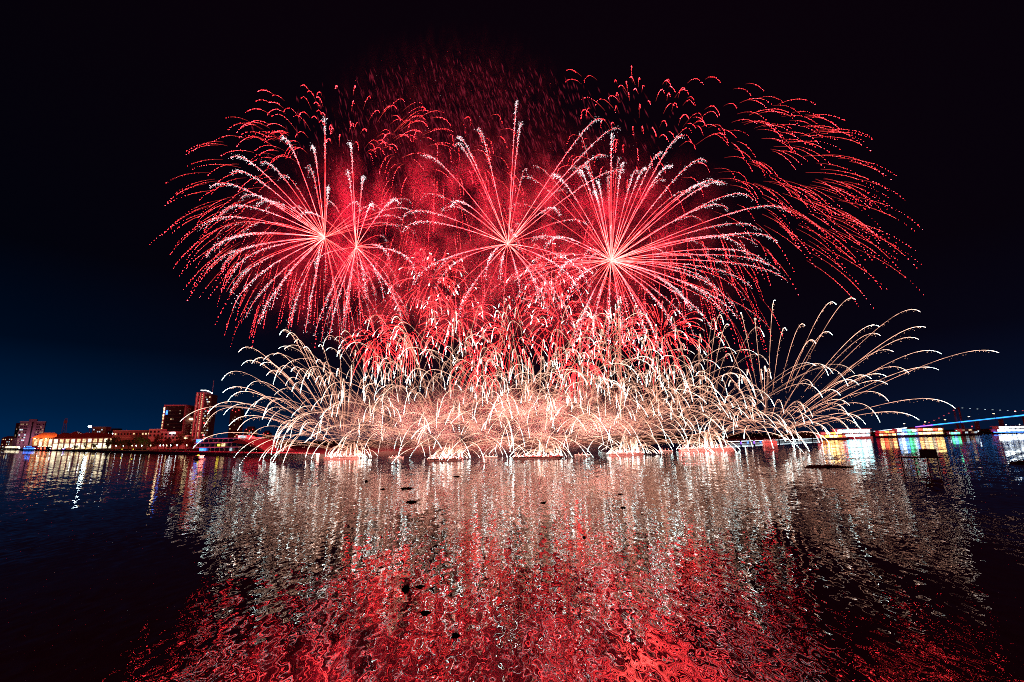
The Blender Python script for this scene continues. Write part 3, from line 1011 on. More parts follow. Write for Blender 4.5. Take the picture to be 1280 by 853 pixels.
for px0, px1, mm, t_ in segs:
    p, q = deck_at(px0, .7), deck_at(px1, .7)
    MB().hexa([p + Vector((0, -6.6, -t_)), q + Vector((0, -6.6, -t_)), q + Vector((0, -6.1, -t_)), p + Vector((0, -6.1, -t_))],
              [p + Vector((0, -6.6, t_)), q + Vector((0, -6.6, t_)), q + Vector((0, -6.1, t_)), p + Vector((0, -6.1, t_))]).build('light_strip', M[mm], r)
pt = P(1195, 509.5, Yb) - rl
py_ = MB()
for s_ in (-5, 5):
    py_.hexa([(pt.x - 1.6, s_ - 1.2, -1), (pt.x + 1.6, s_ - 1.2, -1), (pt.x + 1.6, s_ + 1.2, -1), (pt.x - 1.6, s_ + 1.2, -1)],
             [(pt.x - .9, s_ - .8, pt.z), (pt.x + .9, s_ - .8, pt.z), (pt.x + .9, s_ + .8, pt.z), (pt.x - .9, s_ + .8, pt.z)])
py_.box((pt.x - .8, -4.2, pt.z - 3), (pt.x + .8, 4.2, pt.z - 1))
py_.build('pylon', M['rose'], r)
def cable_pts(px0, py0, px1, py1, sag, n=24):
    o_ = []
    for k in range(n + 1):
        t_ = k / n
        o_.append(P(px0 + (px1 - px0) * t_, py0 + (py1 - py0) * t_ + sag * 4 * t_ * (1 - t_), Yb) - rl + Vector((0, -5, 0)))
    return o_
cabs = [cable_pts(1195, 510, 1146, 533, 1.5), cable_pts(1195, 510, 1420, 508, 5, 48)]
for cpts in cabs:
    MB().tube(cpts, .22, sides=4).build('main_cable', M['steel'], r)
    b_ = MB()
    for p in cpts[1:-1:2]:
        zb = deck_at(1085 + 0, 0).z
        t_ = (p.x - deck_at(1085).x) / max(1, (deck_at(1420).x - deck_at(1085).x))
        zd = deck_at(1085).z + t_ * (deck_at(1420).z - deck_at(1085).z)
        if zd < p.z:
            b_.tube([p, Vector((p.x, p.y, zd))], .06, sides=3)
    b_.build('hanger_ropes', M['steel'], r)
for k, p in enumerate(cabs[0][3:22:3]):
    MB().box((p.x - 1.3, p.y - .5, p.z - .45), (p.x + 1.3, p.y - .2, p.z + .45)).build('cable_lamp', M['l_dimred'], r)
for k, p in enumerate(cabs[1][1:34:2]):
    MB().box((p.x - 1.3, p.y - .5, p.z - .4), (p.x + 1.3, p.y - .2, p.z + .4)).build('cable_lamp', M['w_cool'] if k < 7 else M['l_dimred'], r)
for px, dy in ((1131, -4.2), (1157, -3.6), (1182, -3.5), (1212, -4.3), (1243, -4.5), (1270, -4.6)):
    p = deck_at(px, 0)
    t_ = P(px, 539.2 - (px - 1085) * .108 + dy, Yb) - rl
    l_ = MB().tube([p, Vector((p.x, p.y, t_.z))], .12, sides=4).build('lamp_post', M['steel'], r)
    MB().box((p.x - 1.4, p.y - .5, t_.z), (p.x + 1.4, p.y + .3, t_.z + .7)).build('lantern', M['l_warm'], l_)
for px in (1092, 1110, 1128, 1148, 1170, 1220, 1250, 1280):
    p = deck_at(px, 1)
    MB().box((p.x - 1, -4, -1 - 0 * p.z), (p.x + 1, 4, p.z - 1.2)).build('pier', M['concrete'], r)

# dark wooded strip beyond the moored boats, far-off and read as one mass
tb = MB()
q = random.Random(5)
for k in range(4200):
    px = q.uniform(1000, 1290)
    Y = q.uniform(470, 620) + (px - 1000) * .4
    hgt = 2.0 + 2.4 * (math.sin(px * .21) * .5 + .5) + q.random()
    p = W(px, Y) + Vector((0, 0, .9 + hgt * q.random() ** .7))
    z = q.uniform(.6, 1.3)
    u = Vector((q.gauss(0, 1), q.gauss(0, 1), q.gauss(0, 1))).normalized()
    v = u.orthogonal().normalized()
    i = len(tb.v)
    tb.v += [tuple(p + u * z), tuple(p + v * z * .6), tuple(p - u * z), tuple(p - v * z * .6)]
    tb.f.append((i, i + 1, i + 2, i + 3))
tag(tb.build('far_shrubs', M['leaf']), 'dark line of far shrubs behind the moored boats on the right bank', 'shrubs', kind='stuff')

# ================================================================== NEAR WATER: platform on stilts, debris
g = G(1152, 586)
az = -math.atan2(g.x, g.y)
r = thing('gauge_platform', 'dark platform on four stilts carrying a black box in the water', 'platform', g, az)
s_ = (g - EYE).dot(fwd) / F_PX * .86
MB().box((-24 * s_, -.6, 15 * s_), (22 * s_, 1.2, 16.5 * s_)).build('platform_deck', M['darksteel'], r)
for x in (-21, -6, 8, 19):
    MB().tube([Vector((x * s_, .2, -1)), Vector((x * s_, .2, 15 * s_))], .09, sides=6).build('stilt', M['darksteel'], r)
MB().hexa([(1 * s_, -.5, 16.5 * s_), (20 * s_, -.5, 16.5 * s_), (20 * s_, 1.0, 16.5 * s_), (1 * s_, 1.0, 16.5 * s_)],
          [(1 * s_, -.45, 27.5 * s_), (20 * s_, -.45, 27.5 * s_), (20 * s_, .95, 27.5 * s_), (1 * s_, .95, 27.5 * s_)]).build('equipment_box', M['darksteel'], r)
b_ = MB()
for x in (-23, -12, -1):
    b_.box((x * s_ - .03, -.55, 16.5 * s_), (x * s_ + .03, -.49, 20 * s_))
b_.box((-23 * s_, -.55, 19.6 * s_), (-1 * s_, -.49, 20 * s_))
b_.build('railing', M['darksteel'], r)


def debris(px, py, wpx, hpx, label, seed):
    q = random.Random(seed)
    g = G(px, py)
    sc = (g - EYE).length / F_PX
    hw, hh, dp = wpx / 2 * sc * .8, hpx * sc * .5, max(wpx / 2 * sc * .6, .15)
    b = MB()
    n = 18
    rings = []
    for k, (rr, zz) in enumerate(((1.0, -.05), (.95, .25), (.7, .6), (.35, .9))):
        ring = []
        for j in range(n):
            an = 2 * math.pi * j / n
            jj = 1 + .35 * math.sin(an * 3 + seed) + q.uniform(-.22, .22)
            ring.append((math.cos(an) * hw * rr * jj, math.sin(an) * dp * rr * jj, zz * hh * (q.uniform(.6, 1.25) if k else 1)))
        rings.append(ring)
    for ring in rings:
        b.v += ring
    b.v.append((0, 0, hh * .95))
    for k in range(3):
        for j in range(n):
            b.f.append((k * n + j, k * n + (j + 1) % n, (k + 1) * n + (j + 1) % n, (k + 1) * n + j))
    for j in range(n):
        b.f.append((3 * n + j, 3 * n + (j + 1) % n, 4 * n))
    for _ in range(26):
        an = q.random() * 6.28
        rr = q.random() ** .5
        p = Vector((math.cos(an) * hw * rr, math.sin(an) * dp * rr, hh * .3))
        e = p + Vector((q.gauss(0, .25) * hw * .6, q.gauss(0, .2) * dp, hh * q.uniform(.3, 1.0)))
        b.tube([p, (p + e) / 2 + Vector((0, 0, hh * .15)), e], [hh * .07, hh * .06, hh * .02], sides=3)
    o = b.build('floating_debris', M['weed'], None, (g.x, g.y, 0))
    return tag(o, label, 'debris', 'dark debris floating on the river')


for i, (px, py, wp, hp, lb) in enumerate((
        (1030, 584, 46, 4, 'largest dark weed raft floating before the orange lit boat'),
        (571, 596, 9, 2, 'thin dark scrap nearest the launch barges'),
        (509, 611, 16, 3, 'long dark scrap of weed above another on the left of centre'),
        (514, 628, 14, 4, 'dark weed clump below the long scrap left of centre'),
        (679, 629, 8, 2.5, 'small dark scrap in the pale reflection right of centre'),
        (775, 618, 7, 2, 'upper of two tiny dark scraps right of centre'),
        (779, 635, 7, 2.5, 'lower of two tiny dark scraps right of centre'),
        (730, 672, 4, 3, 'tiny dark lump in the middle of the red reflection'),
        (508, 737, 9, 8, 'round black lump beside a flatter one in the red reflection'),
        (525, 734, 11, 4, 'flat black lump beside a rounder one in the red reflection'),
        (531, 767, 12, 5, 'black oval lump alone in the red reflection'),
        (569, 795, 10, 5, 'lowest black lump with a pointed tip in the red reflection'),
        (458, 602, 4, 3, 'tiny dark lump on the left of the pale reflection'),
        (479, 612, 6, 2, 'tiny flat scrap on the left of the pale reflection'),
        (1279, 579, 22, 4, 'dark weed patch cut by the right edge of the picture'))):
    debris(px, py, wp, hp, lb, i + 3)

# ================================================================== LAUNCH BARGES
BARGES = [  # px, py of waterline, width px, label
    (426, 574, 40, 'leftmost red-lit launch barge under the first white spark fan'),
    (556, 576, 44, 'second launch barge from the left, wide and low'),
    (672, 573.5, 62, 'widest launch barge in the middle of the row'),
    (784, 569.5, 40, 'fourth launch barge from the left under pink smoke'),
    (884, 563.5, 62, 'fifth launch barge, long and dim, left of the floating pier'),
    (964, 555, 14, 'farthest launch barge, at the floating pier'),
]
barge_pos = []
for px, py, wp, lb in BARGES:
    g = G(px, py)
    wd = wp * g.y / F_PX
    az = -math.atan2(g.x, g.y) * .6
    r = thing('launch_barge', lb, 'barge', g, az, 'launch barges in a row on the river')
    barge_pos.append(g)
    hh = 3.6 * g.y / F_PX
    pr = [(-wd / 2 + .6, -.4), (wd / 2 - .6, -.4), (wd / 2, hh * .55), (wd / 2, hh * .7), (-wd / 2, hh * .7), (-wd / 2, hh * .55)]
    MB().prism_y(pr, 0, 7).build('hull', M['barge'], r)
    MB().box((-wd / 2 + .3, .3, hh * .7), (wd / 2 - .3, 6.7, hh * .78)).build('deck', M['barge'], r)
    MB().box((-wd / 2 + .1, -.12, hh * .5), (wd / 2 - .1, -.002, hh * .58)).build('rubbing_strake', M['mortar'], r)
    for k in range(6):
        x = -wd * .42 + k * wd * .84 / 5
        rk = MB().box((x - .45, 1.5, hh * .78), (x + .45, 5.5, hh * .78 + .25)).build('mortar_rack', M['steel'], r)
        tb_ = MB()
        for j in range(4):
            tb_.tube([Vector((x, 2 + j, hh * .78 + .25)), Vector((x + rnd.uniform(-.2, .2), 2 + j, hh * .78 + .95))], .14, sides=7)
        tb_.build('mortar_tube', M['mortar'], rk)

# ================================================================== FIREWORKS
def mixc(a, b, t):
    return tuple(a[i] + (b[i] - a[i]) * t for i in range(3))


def ramp_col(stops, t):
    for (t0, c0), (t1, c1) in zip(stops, stops[1:]):
        if t <= t1:
            return mixc(c0, c1, max(0, (t - t0) / max(1e-6, t1 - t0)))
    return stops[-1][1]


def mul(c, s):
    return (c[0] * s, c[1] * s, c[2] * s)


def solve(p0, e, k, T, g):
    A = (1 - math.exp(-k * T)) / k
    drop = g / k * (T - A)
    return (e - p0 + Vector((0, 0, drop))) / A


def fly(p0, v, k, t, g):
    A = (1 - math.exp(-k * t)) / k
    return p0 + v * A + Vector((0, 0, -g / k * (t - A)))


RED = [(0, (9, 1.3, 1.1)), (.10, (26, 1.8, 1.6)), (.35, (23, .80, .95)), (.7, (16, .50, .62)), (1, (8.0, .45, .55))]
DOTRED = (26.0, .7, 1.0)
WHITE = (4.6, 3.9, 4.1)
GOLD = [(0, (1.3, .50, .30)), (.3, (2.0, .92, .62)), (.6, (2.7, 1.4, .98)), (.8, (4.2, 2.7, 2.0)), (1, (7.0, 6.1, 5.6))]
REDGOLD = [(0, (16, .6, .6)), (.3, (20, .5, .6)), (.65, (16, .55, .6)), (.85, (8, 1.8, 1.5)), (1, (5.0, 4.2, 3.9))]


def unit_px(Y):
    return Y / F_PX


def big_burst(label, cpx, cpy, Y, ends, extra, rad, k=1.25, T=2.3, power=4e5, bright=1.0, core=True):
    c = P(cpx, cpy, Y)
    r = thing('firework_burst', label, 'firework', c, 0, 'large red firework bursts with white glitter tips')
    u = unit_px(Y)
    targets = [P(x, y, Y + rnd.uniform(-.35, .35) * rad * u) - c for x, y in ends]
    for _ in range(extra):
        z = rnd.uniform(-1, 1)
        a = rnd.random() * 6.283
        s = math.sqrt(1 - z * z)
        d = Vector((s * math.cos(a), s * math.sin(a), z)) * rad * u * rnd.uniform(.72, 1.02)
        d.z -= 10
        targets.append(d)
    for n, e in enumerate(targets[:100]):
        main = n < len(ends)
        b = bright * (rnd.uniform(.7, 1.15) if main else rnd.uniform(.3, .75))
        Tt = T * rnd.uniform(.9, 1.1)
        v = solve(Vector((0, 0, 0)), e, k, Tt, 9.8)
        N = 38
        E = 1 - math.exp(-k * Tt)
        at_s = lambda f: fly(Vector((0, 0, 0)), v, k, -math.log(1 - min(f, .9999) * E) / k, 9.8)
        pts = [at_s(i / N) for i in range(N + 1)]
        cols = [mul(ramp_col(RED, i / N), b * rnd.choice((.45, .8, 1.0, 1.3, 1.6))) for i in range(N + 1)]
        w_ = u * (.21 if main else .14)
        rads = [w_ * (.55 + .45 * math.sin(math.pi * min(1, i / N * 1.1 + .15))) for i in range(N + 1)]
        rads[-1] = w_ * .2
        tr = MB().tube(pts, rads, cols).build('spark_trail', M['spark'], r)
        gl = MB()
        cnt = 150 if main else 60
        s_in = rnd.uniform(.36, .62)
        for _ in range(cnt):
            f = s_in + (1.0 - s_in) * rnd.random() ** .8
            p = at_s(f)
            spread = u * (1.3 if main else 1.0) * (.25 + (f - s_in) / (1 - s_in))
            p = p + Vector((rnd.gauss(0, 1), rnd.gauss(0, 1), rnd.gauss(0, 1) - .6)) * spread
            gl.dot(p, u * rnd.uniform(.2, .4), mul(mixc((12, 1.2, 1.4), WHITE, min(1, (f - s_in) * 4)), rnd.uniform(.25, 1.2) * b))
        tag(gl.build('glitter_tail', M['spark'], tr), kind='stuff')
    flashes(r, targets, power, (1, .012, .042))
    return r


def flashes(r, targets, power, col, n=3, f=.6):
    """the light the burning stars throw on smoke, water and houses: one lamp at the heart, the rest among the stars"""
    lamp('flash', r, (0, 0, 0), power * .15, col, 7)
    for q in range(n):
        e = targets[(q * 7 + 3) % len(targets)]
        lamp('flash', r, e * f, power * .85 / n, col, 9)


def C5(l):
    return [(180 + x * .46875, 50 + y * .46875) for x, y in l]


def C6(l):
    return [(480 + x * .46875, 50 + y * .46875) for x, y in l]


PW = 2.0
big_burst('large red burst farthest left with a full fan of white tipped trails', 406, 297, 178,
          C5([(230, 316), (175, 395), (232, 355), (150, 505), (165, 580), (165, 622), (205, 612), (235, 722), (230, 675), (305, 758), (270, 742),
              (365, 265), (445, 292), (480, 208), (430, 780), (385, 770), (255, 425), (300, 445), (190, 560), (225, 640), (340, 720), (490, 405), (455, 640), (200, 470), (310, 330)]),
          26, 140, power=4.2e5 * PW)
big_burst('red burst just right of the leftmost one, smaller with fewer trails', 445, 309, 184,
          C5([(548, 280), (585, 375), (682, 440), (612, 455), (655, 600), (690, 762), (530, 775), (492, 800), (725, 625), (590, 690), (540, 360), (410, 480), (640, 700), (455, 790)]),
          14, 105, power=2.6e5 * PW)
big_burst('red burst in the middle with long sparse palm-like trails', 635, 305, 170,
          C6([(355, 165), (367, 225), (195, 258), (190, 283), (105, 310), (50, 470), (48, 512), (175, 452), (582, 212), (630, 238), (592, 310), (470, 472),
              (70, 668), (140, 662), (195, 745), (270, 640), (445, 765), (415, 705), (505, 765), (525, 680), (545, 655), (310, 645), (365, 705), (640, 350), (250, 240)]),
          16, 140, power=4.0e5 * PW)
big_burst('densest and brightest red burst right of the middle one', 764, 326, 172,
          C6([(610, 255), (800, 258), (862, 325), (897, 385), (700, 345), (742, 300), (520, 355), (450, 362), (570, 380), (535, 340), (560, 410), (392, 540), (640, 330),
              (500, 850), (560, 800), (700, 800), (742, 855), (822, 722), (460, 640), (490, 700), (430, 560), (520, 800), (640, 820), (600, 830), (780, 790), (675, 350), (770, 340)])
          + [(985, 265), (972, 302), (975, 340), (942, 250), (957, 328), (922, 398), (907, 230), (885, 232), (905, 392), (890, 411), (862, 388), (950, 288), (940, 360), (930, 312), (985, 352), (900, 370), (868, 420), (910, 262)],
          50, 190, power=5.5e5 * PW, bright=1.05)


def dotted_shell(label, cpx, cpy, Y, ends, power, k=1.0, T=3.2, group=None, dim=1.0, start=.5):
    c = P(cpx, cpy, Y)
    r = thing('firework_shell', label, 'firework', c, 0, group)
    u = unit_px(Y)
    tg = []
    for n, (x, y) in enumerate(ends[:100]):
        e = P(x, y, Y + rnd.uniform(-30, 30)) - c
        tg.append(e)
        Tt = T * rnd.uniform(.9, 1.15)
        v = solve(Vector((0, 0, 0)), e, k, Tt, 9.8)
        b = dim * rnd.uniform(.45, 1.25)
        mb = MB()
        s0 = start + rnd.uniform(-.08, .14)
        N = 12
        solid = rnd.uniform(.3, .75)
        pts = [fly(Vector((0, 0, 0)), v, k, Tt * (s0 + (1 - s0) * solid * i / N), 9.8) for i in range(N + 1)]
        mb.tube(pts, [u * .07] * N + [u * .05], [mul(mixc((1.2, .06, .06), (7, .40, .35), i / N), b) for i in range(N + 1)])
        nd = rnd.randint(8, 17)
        for i in range(nd):
            t_ = s0 + (1 - s0) * (.2 + .8 * (i + rnd.uniform(-.3, .3)) / nd)
            p = fly(Vector((0, 0, 0)), v, k, Tt * t_, 9.8)
            p += Vector((rnd.gauss(0, 1), 0, rnd.gauss(0, 1))) * u * .3
            p2 = fly(Vector((0, 0, 0)), v, k, Tt * (t_ + .008), 9.8)
            dr = (p2 - fly(Vector((0, 0, 0)), v, k, Tt * t_, 9.8))
            dr = dr.normalized() * 1.4 if dr.length > 1e-6 else None
            mb.dot(p, u * rnd.uniform(.16, .52), mul(DOTRED, b * rnd.uniform(.3, 1.4)), dr)
        mb.build('ember_trail', M['spark'], r)
    if power:
        flashes(r, tg[::-1], power, (1, .011, .042), 3, .7)
    return r


def polar(cx, cy, n, a0, a1, r0_, r1_, sq=1.0):
    o_ = []
    for _ in range(n):
        a = R(rnd.uniform(a0, a1))
        rr = math.sqrt(rnd.uniform(r0_ * r0_, r1_ * r1_))
        o_.append((cx + rr * math.cos(a), cy - rr * math.sin(a) * sq))
    return o_


dotted_shell('wide shell of dotted red embers drifting down at the far left', 425, 262, 195,
             C5([(10, 552), (50, 446), (55, 385), (95, 548), (212, 212), (298, 165), (220, 245), (102, 672), (110, 592), (112, 704), (185, 772), (130, 660), (200, 738), (240, 782),
                 (300, 140), (418, 125), (110, 300), (140, 480), (70, 520), (165, 700), (340, 150), (255, 255)])
             + polar(420, 285, 76, 25, 210, 125, 225, .78), 1.6e5 * PW, k=.65, T=3.0, group='shells of dotted red embers')
dotted_shell('huge shell of dotted red embers arching over the right side', 800, 262, 200,
             [(1047, 158), (1094, 193), (1108, 223), (1113, 249), (1146, 315), (1125, 322), (1158, 373), (1113, 366), (1094, 390), (1061, 252), (1005, 322), (996, 148), (963, 158),
              (1000, 373), (977, 228), (1005, 209), (880, 108), (862, 120), (840, 112), (790, 85), (800, 100), (1030, 175), (1060, 340), (1040, 300), (1075, 385), (1020, 260), (1090, 300)]
             + polar(800, 285, 73, -22, 96, 190, 345, .56), 1.6e5 * PW, k=.6, T=3.5, group='shells of dotted red embers', start=.55)
dotted_shell('shell of fine red drips falling between the left and middle bursts', 545, 215, 190,
             [(x, y) for x, y in [(470 + rnd.random() * 190, 150 + rnd.random() * 270) for _ in range(95)]], 1.4e5 * PW, k=1.3, T=3.0, group='shells of dotted red embers', dim=.8, start=.35)
dotted_shell('shell of fine red drips falling behind the densest burst', 800, 250, 198,
             [(x, y) for x, y in [(690 + rnd.random() * 270, 130 + rnd.random() * 310) for _ in range(95)]], 1.4e5 * PW, k=1.3, T=3.0, group='shells of dotted red embers', dim=.75, start=.35)
dotted_shell('shell of fine red drips falling under the leftmost burst', 400, 280, 190,
             [(x, y) for x, y in [(270 + rnd.random() * 220, 330 + rnd.random() * 110) for _ in range(80)]], 0, k=1.3, T=3.0, group='shells of dotted red embers', dim=.7, start=.45)


dotted_shell('outer shell of dotted red embers raining down at the far upper right', 830, 250, 215,
             polar(830, 300, 70, -24, 60, 150, 335, .62) + polar(760, 200, 14, 30, 140, 70, 150, .8), 0, k=.6, T=3.5, group='shells of dotted red embers', start=.5, dim=.9)
dotted_shell('outer shell of dotted red embers raining down at the upper left', 420, 262, 205,
             polar(430, 290, 60, 60, 215, 120, 240, .72) + polar(520, 225, 22, 40, 140, 40, 120, .8), 0, k=.7, T=3.1, group='shells of dotted red embers', start=.45, dim=.8)
dotted_shell('shell of fine red drips falling low behind the brownish fan on the right', 850, 300, 200,
             [(x, y) for x, y in [(780 + rnd.random() * 200, 320 + rnd.random() * 150) for _ in range(80)]], 0, k=1.3, T=3.0, group='shells of dotted red embers', dim=.65, start=.4)
dotted_shell('shell of fine red drips hanging between the small red bursts in the middle', 600, 310, 195,
             [(x, y) for x, y in [(430 + rnd.random() * 400, 330 + rnd.random() * 130) for _ in range(98)]], 0, k=1.3, T=3.0, group='shells of dotted red embers', dim=.8, start=.35)


def comet_tail(p0, v, k, T, g, stops, u, b, fuzz, s0, dots, wid=.5, floor_z=.15):
    """one arc of sparks as a mesh: a fuzzy tail below, a hot bright end, and strobing dots where it dies"""
    N = 26
    wid *= rnd.uniform(.6, 1.25)
    te = T
    for i in range(60):
        t_ = T * (i + 1) / 60
        if (p0 + fly(Vector((0, 0, 0)), v, k, t_, g)).z < floor_z:
            te = T * i / 60
            break
    te = max(te, T * .25)
    f0 = lambda t_: fly(Vector((0, 0, 0)), v, k, t_, g)
    mb = MB()
    solid = .86 if dots else 1.0
    ts = [te * solid * (s0 + (1 - s0) * i / N) for i in range(N + 1)]
    pts = [f0(t_) for t_ in ts]
    cols = [mul(ramp_col(stops, i / N), b * rnd.choice((.5, .8, 1.0, 1.2, 1.5))) for i in range(N + 1)]
    rads = [u * wid * (.6 + .4 * i / N) for i in range(N)] + [u * wid * .3]
    mb.tube(pts, rads, cols)
    for _ in range(fuzz):
        q_ = rnd.random()
        t_ = te * solid * (s0 * .6 + (1 - s0 * .6) * q_ * .92)
        p = f0(t_) + Vector((rnd.gauss(0, .8), rnd.gauss(0, .8), -abs(rnd.gauss(0, 1.6)))) * u * 1.1
        mb.dot(p, u * rnd.uniform(.16, .34), mul(ramp_col(stops, q_ * .75), b * rnd.uniform(.4, 1.4)))
    if dots:
        for i in range(dots):
            t_ = te * (solid + (1 - solid) * (i + .6) / dots)
            p = f0(t_)
            if (p0 + p).z < floor_z:
                break
            d = (f0(t_ + .01) - p).normalized() * 1.3
            mb.dot(p, u * rnd.uniform(.35, .6), mul((9, 11, 10.6), rnd.uniform(.3, 1.4)), d)
    return mb


def fan(label, base, n, reach_px, ends=(), amax=80, k=1.15, T=2.75, power=6e4, stops=GOLD, name='spark_fan', group='white spark fans rising from the barges',
        fuzz=36, lo=.42, bright=1.25, part='comet_trail', lightz=6.0, lightcol=(1, .50, .38), dotp=.55, wid=.22):
    r = thing(name, label, 'firework', base, 0, group)
    Y = base.y
    u = unit_px(Y)
    jobs = []
    for x, y in ends:
        e = P(x, y, Y + rnd.uniform(-6, 6)) - base
        Tt = T * rnd.uniform(.78, .95)
        jobs.append((solve(Vector((0, 0, 0)), e, k, Tt, 9.8), Tt, 1.15, .16))
    while len(jobs) < n:
        a = R(amax) * (2 * rnd.random() - 1)
        sp = reach_px * u * k * rnd.uniform(lo, 1.0) * 1.12
        ph = rnd.gauss(0, .55)
        jobs.append((Vector((math.sin(a) * math.cos(ph), math.sin(a) * math.sin(ph) + rnd.gauss(0, .08), math.cos(a))) * sp, T * rnd.uniform(.8, 1.15), rnd.uniform(.55, 1.05), .10))
    for v, Tt, b, s0 in jobs[:100]:
        mb = comet_tail(base, v, k, Tt, 9.8, stops, u, b * bright, fuzz, s0, rnd.randint(5, 9) if rnd.random() < dotp else 0, wid)
        mb.build(part, M['spark'], r)
    if power:
        lamp('flash', r, (0, -9, lightz), power * .03, lightcol, 0)  # added in front of the base to light the barge's near side
        for dx, dy, dz in ((-7, 4, 6), (8, 2, 8)):
            lamp('flash', r, (dx, dy, dz), power * .42, lightcol, 6)
    return r


def zoomc(l, ox, oy, s):
    return [(ox + x * s, oy + y * s) for x, y in l]


LEFT = zoomc([(225, 235), (145, 370), (150, 430), (240, 300), (175, 470), (75, 535), (5, 700), (290, 290), (180, 590), (220, 615), (275, 660), (425, 150), (460, 160),
              (495, 190), (540, 215), (615, 205), (410, 650), (440, 715), (550, 745), (330, 300), (360, 350), (260, 420), (300, 500), (340, 560), (700, 350), (640, 400),
              (600, 380), (480, 330), (395, 250)], 240, 380, .2578)
RIGHT = zoomc([(740, 118), (765, 192), (540, 188), (425, 58), (330, 80), (730, 250), (545, 232), (840, 320), (610, 310), (1120, 315), (828, 398), (685, 415), (575, 430),
               (580, 468), (585, 550), (908, 585), (732, 640), (472, 660), (458, 698), (400, 706), (232, 270), (180, 185), (90, 205), (35, 62), (310, 228), (350, 520),
               (390, 620), (395, 570), (265, 750), (130, 765), (300, 712), (500, 440), (440, 470)], 960, 360, .258) + \
    [(934, 469), (906, 504), (826, 450), (898, 420), (926, 392), (944, 399), (870, 470), (850, 520), (880, 540), (905, 548), (930, 548), (845, 490)]
bp = [p + Vector((0, 3.5, 1.4)) for p in barge_pos]
fan('leftmost white spark fan, its long arcs bending far to the left', bp[0], 86, 165, LEFT, 74, power=2e5)
fan('second white spark fan from the left, dense and round', bp[1], 74, 245, (), 78, power=2e5)
fan('third white spark fan, at the middle of the row', bp[2], 72, 240, (), 78, power=2e5)
fan('fourth white spark fan, before pink smoke right of the middle', bp[3], 72, 235, (), 78, power=2e5)
fan('fifth white spark fan, wide and brownish left of the tallest one', bp[4], 78, 205, (), 82, power=8e4, bright=.85)
fan('rightmost spark fan with the longest arcs reaching far right', bp[5], 74, 150, RIGHT, 70, k=1.0, T=3.2, power=7e4, lightz=4)
# low domes around each barge that drop their sparks into the water
DOME = ['low dome of sparks at the foot of the leftmost fan', 'low dome of sparks at the foot of the second fan', 'low dome of sparks at the foot of the middle fan',
        'low dome of sparks at the foot of the fourth fan', 'low dome of sparks at the foot of the fifth fan']
for i, lb in enumerate(DOME):
    fan(lb, bp[i] + Vector((2, 1, 0)), 40, 62, (), 80, k=.7, T=2.9, power=0, name='spark_dome', group='low spark domes at the barges', fuzz=12, lo=.5, dotp=.3)
# fans between the barges, from the second row behind
for px, Y, lb, rc in ((495, 150, 'white spark fan rising in the gap between the first two barges', 230), (612, 140, 'white spark fan rising in the gap left of the widest barge', 240),
                      (728, 142, 'white spark fan rising in the gap right of the widest barge', 230), (832, 165, 'brownish spark fan between the fourth and fifth barge', 200)):
    b0 = W(px, Y) + Vector((0, 0, .4))
    ft = thing('launch_float', 'small dark float carrying the ' + lb.replace(' rising', ''), 'float', (b0.x, b0.y, 0), 0, 'small launch floats between the barges')
    MB().hexa([(-2, -1, -.3), (2, -1, -.3), (2, 1, -.3), (-2, 1, -.3)], [(-2.3, -1.2, .35), (2.3, -1.2, .35), (2.3, 1.2, .35), (-2.3, 1.2, .35)]).build('pontoon', M['mortar'], ft)
    for k in range(3):
        MB().tube([Vector((-1 + k, 0, .35)), Vector((-1.2 + 1.2 * k, 0, .95))], .18, sides=7).build('mortar_tube', M['mortar'], ft)
    fan(lb, b0 + Vector((0, 0, .6)), 66, rc, (), 76, power=1.2e5, bright=.9)

# small red bursts with white hooks, low over the fans
SMALL = [
    (515, 412, 168, 78, 'small red burst low on the left with curled white tips'),
    (470, 425, 160, 58, 'little red burst lowest on the left, above the first gap'),
    (572, 395, 176, 70, 'small red burst below the middle burst, on its left'),
    (640, 418, 165, 76, 'small red burst straight below the middle burst'),
    (700, 400, 178, 76, 'small red burst between the middle and the densest burst'),
    (762, 425, 165, 80, 'small red burst straight below the densest burst'),
    (828, 418, 176, 70, 'small red burst low on the right of the densest burst'),
    (600, 450, 160, 56, 'little red burst lowest in the middle, over the white fans'),
    (720, 455, 160, 56, 'little red burst lowest right of the middle, over the white fans'),
    (540, 350, 186, 66, 'small faint red burst between left and middle bursts'),
    (690, 340, 188, 66, 'small faint red burst squeezed between middle and densest bursts'),
]
for px, py, Y, rp, lb in SMALL:
    c = P(px, py, Y)
    r = thing('small_burst', lb, 'firework', c, 0, 'small red bursts with curled white tips')
    u = unit_px(Y)
    for _ in range(58):
        z = rnd.uniform(-1, 1)
        a = rnd.random() * 6.283
        s = math.sqrt(1 - z * z)
        v = Vector((s * math.cos(a), s * math.sin(a), z)) * rp * u * 1.35 * rnd.uniform(.6, 1.0)
        v.z += 4
        mb = comet_tail(c, v, 1.3, 1.65 * rnd.uniform(.75, 1.15), 9.8, REDGOLD, u, rnd.uniform(.3, .9), 9, rnd.uniform(.06, .4), rnd.randint(4, 8) if rnd.random() < .45 else 0, .15)
        mb.build('spark_trail', M['spark'], r)
    if rp > 68:
        lamp('flash', r, (0, 0, 0), 9e4 * PW, (1, .03, .06), 6)

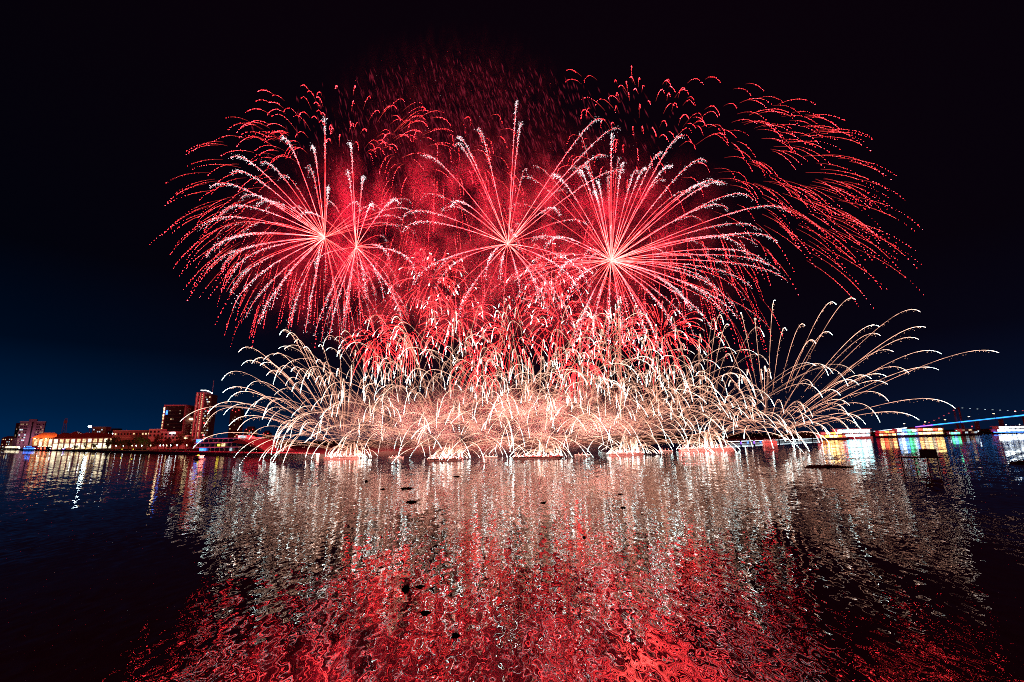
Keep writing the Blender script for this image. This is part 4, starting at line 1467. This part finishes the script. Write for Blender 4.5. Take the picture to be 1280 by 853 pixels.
# countless faint embers drifting at the top
em = MB()
ev = random.Random(77)
for _ in range(2400):
    x = ev.gauss(585, 95)
    y = ev.gauss(155, 50) + abs(x - 560) * .12
    if y < 62 + abs(x - 570) * .25:
        continue
    p = P(x, y, ev.uniform(185, 235))
    u = .36
    s_ = ev.uniform(.02, .20)
    d = Vector((ev.uniform(.1, .45), 0, -1)).normalized() * u * ev.uniform(3, 10)
    em.tube([p - d, p, p + d], [u * .2, u * ev.uniform(.5, 1.2), u * .2], [mul((1, .05, .12), s_ * .3), mul((1, .06, .14), s_), mul((1, .05, .12), s_ * .3)])
tag(em.build('drifting_embers', M['spark']), 'faint dark red embers drifting above the middle of the fireworks', 'embers', kind='stuff')

# ================================================================== SMOKE (real scattering air, lit by the flashes)
def cloud(name, label, c, rx, ry, rz, material, tilt=0.0):
    b = MB()
    nu, nv = 20, 10
    for j in range(nv + 1):
        th = math.pi * j / nv
        for i in range(nu):
            ph = 2 * math.pi * i / nu
            b.v.append((rx * math.sin(th) * math.cos(ph), ry * math.sin(th) * math.sin(ph), rz * math.cos(th)))
    for j in range(nv):
        for i in range(nu):
            a_, b2 = j * nu + i, j * nu + (i + 1) % nu
            b.f.append((a_, a_ + nu, b2 + nu, b2))
    o = b.build(name, material, None, c)
    return tag(o, label, 'smoke', kind='stuff')


cl = P(605, 305, 200)
cloud('red_smoke', 'red lit smoke drifting behind the large bursts', cl, 140, 42, 68,
      smoke_material('red_lit_smoke', .0062, .085, .46, .74, (.9, .85, .85), (1, 1, .7), (0, R(18), 0)))
cl = P(565, 130, 215)
cloud('high_smoke', 'thin streaky dark red smoke drifting above the middle burst', cl, 78, 30, 50,
      smoke_material('streaky_high_smoke', .0022, .26, .48, .74, (.9, .85, .85), (1, 1, .28), (0, R(24), 0)))
cl = P(620, 535, 152)
cloud('low_smoke', 'pale pink smoke hanging low over the launch barges', Vector((cl.x, cl.y + 6, 12)), 72, 22, 15.5,
      smoke_material('low_pink_smoke', .0125, .15, .43, .72, (.92, .88, .86)))
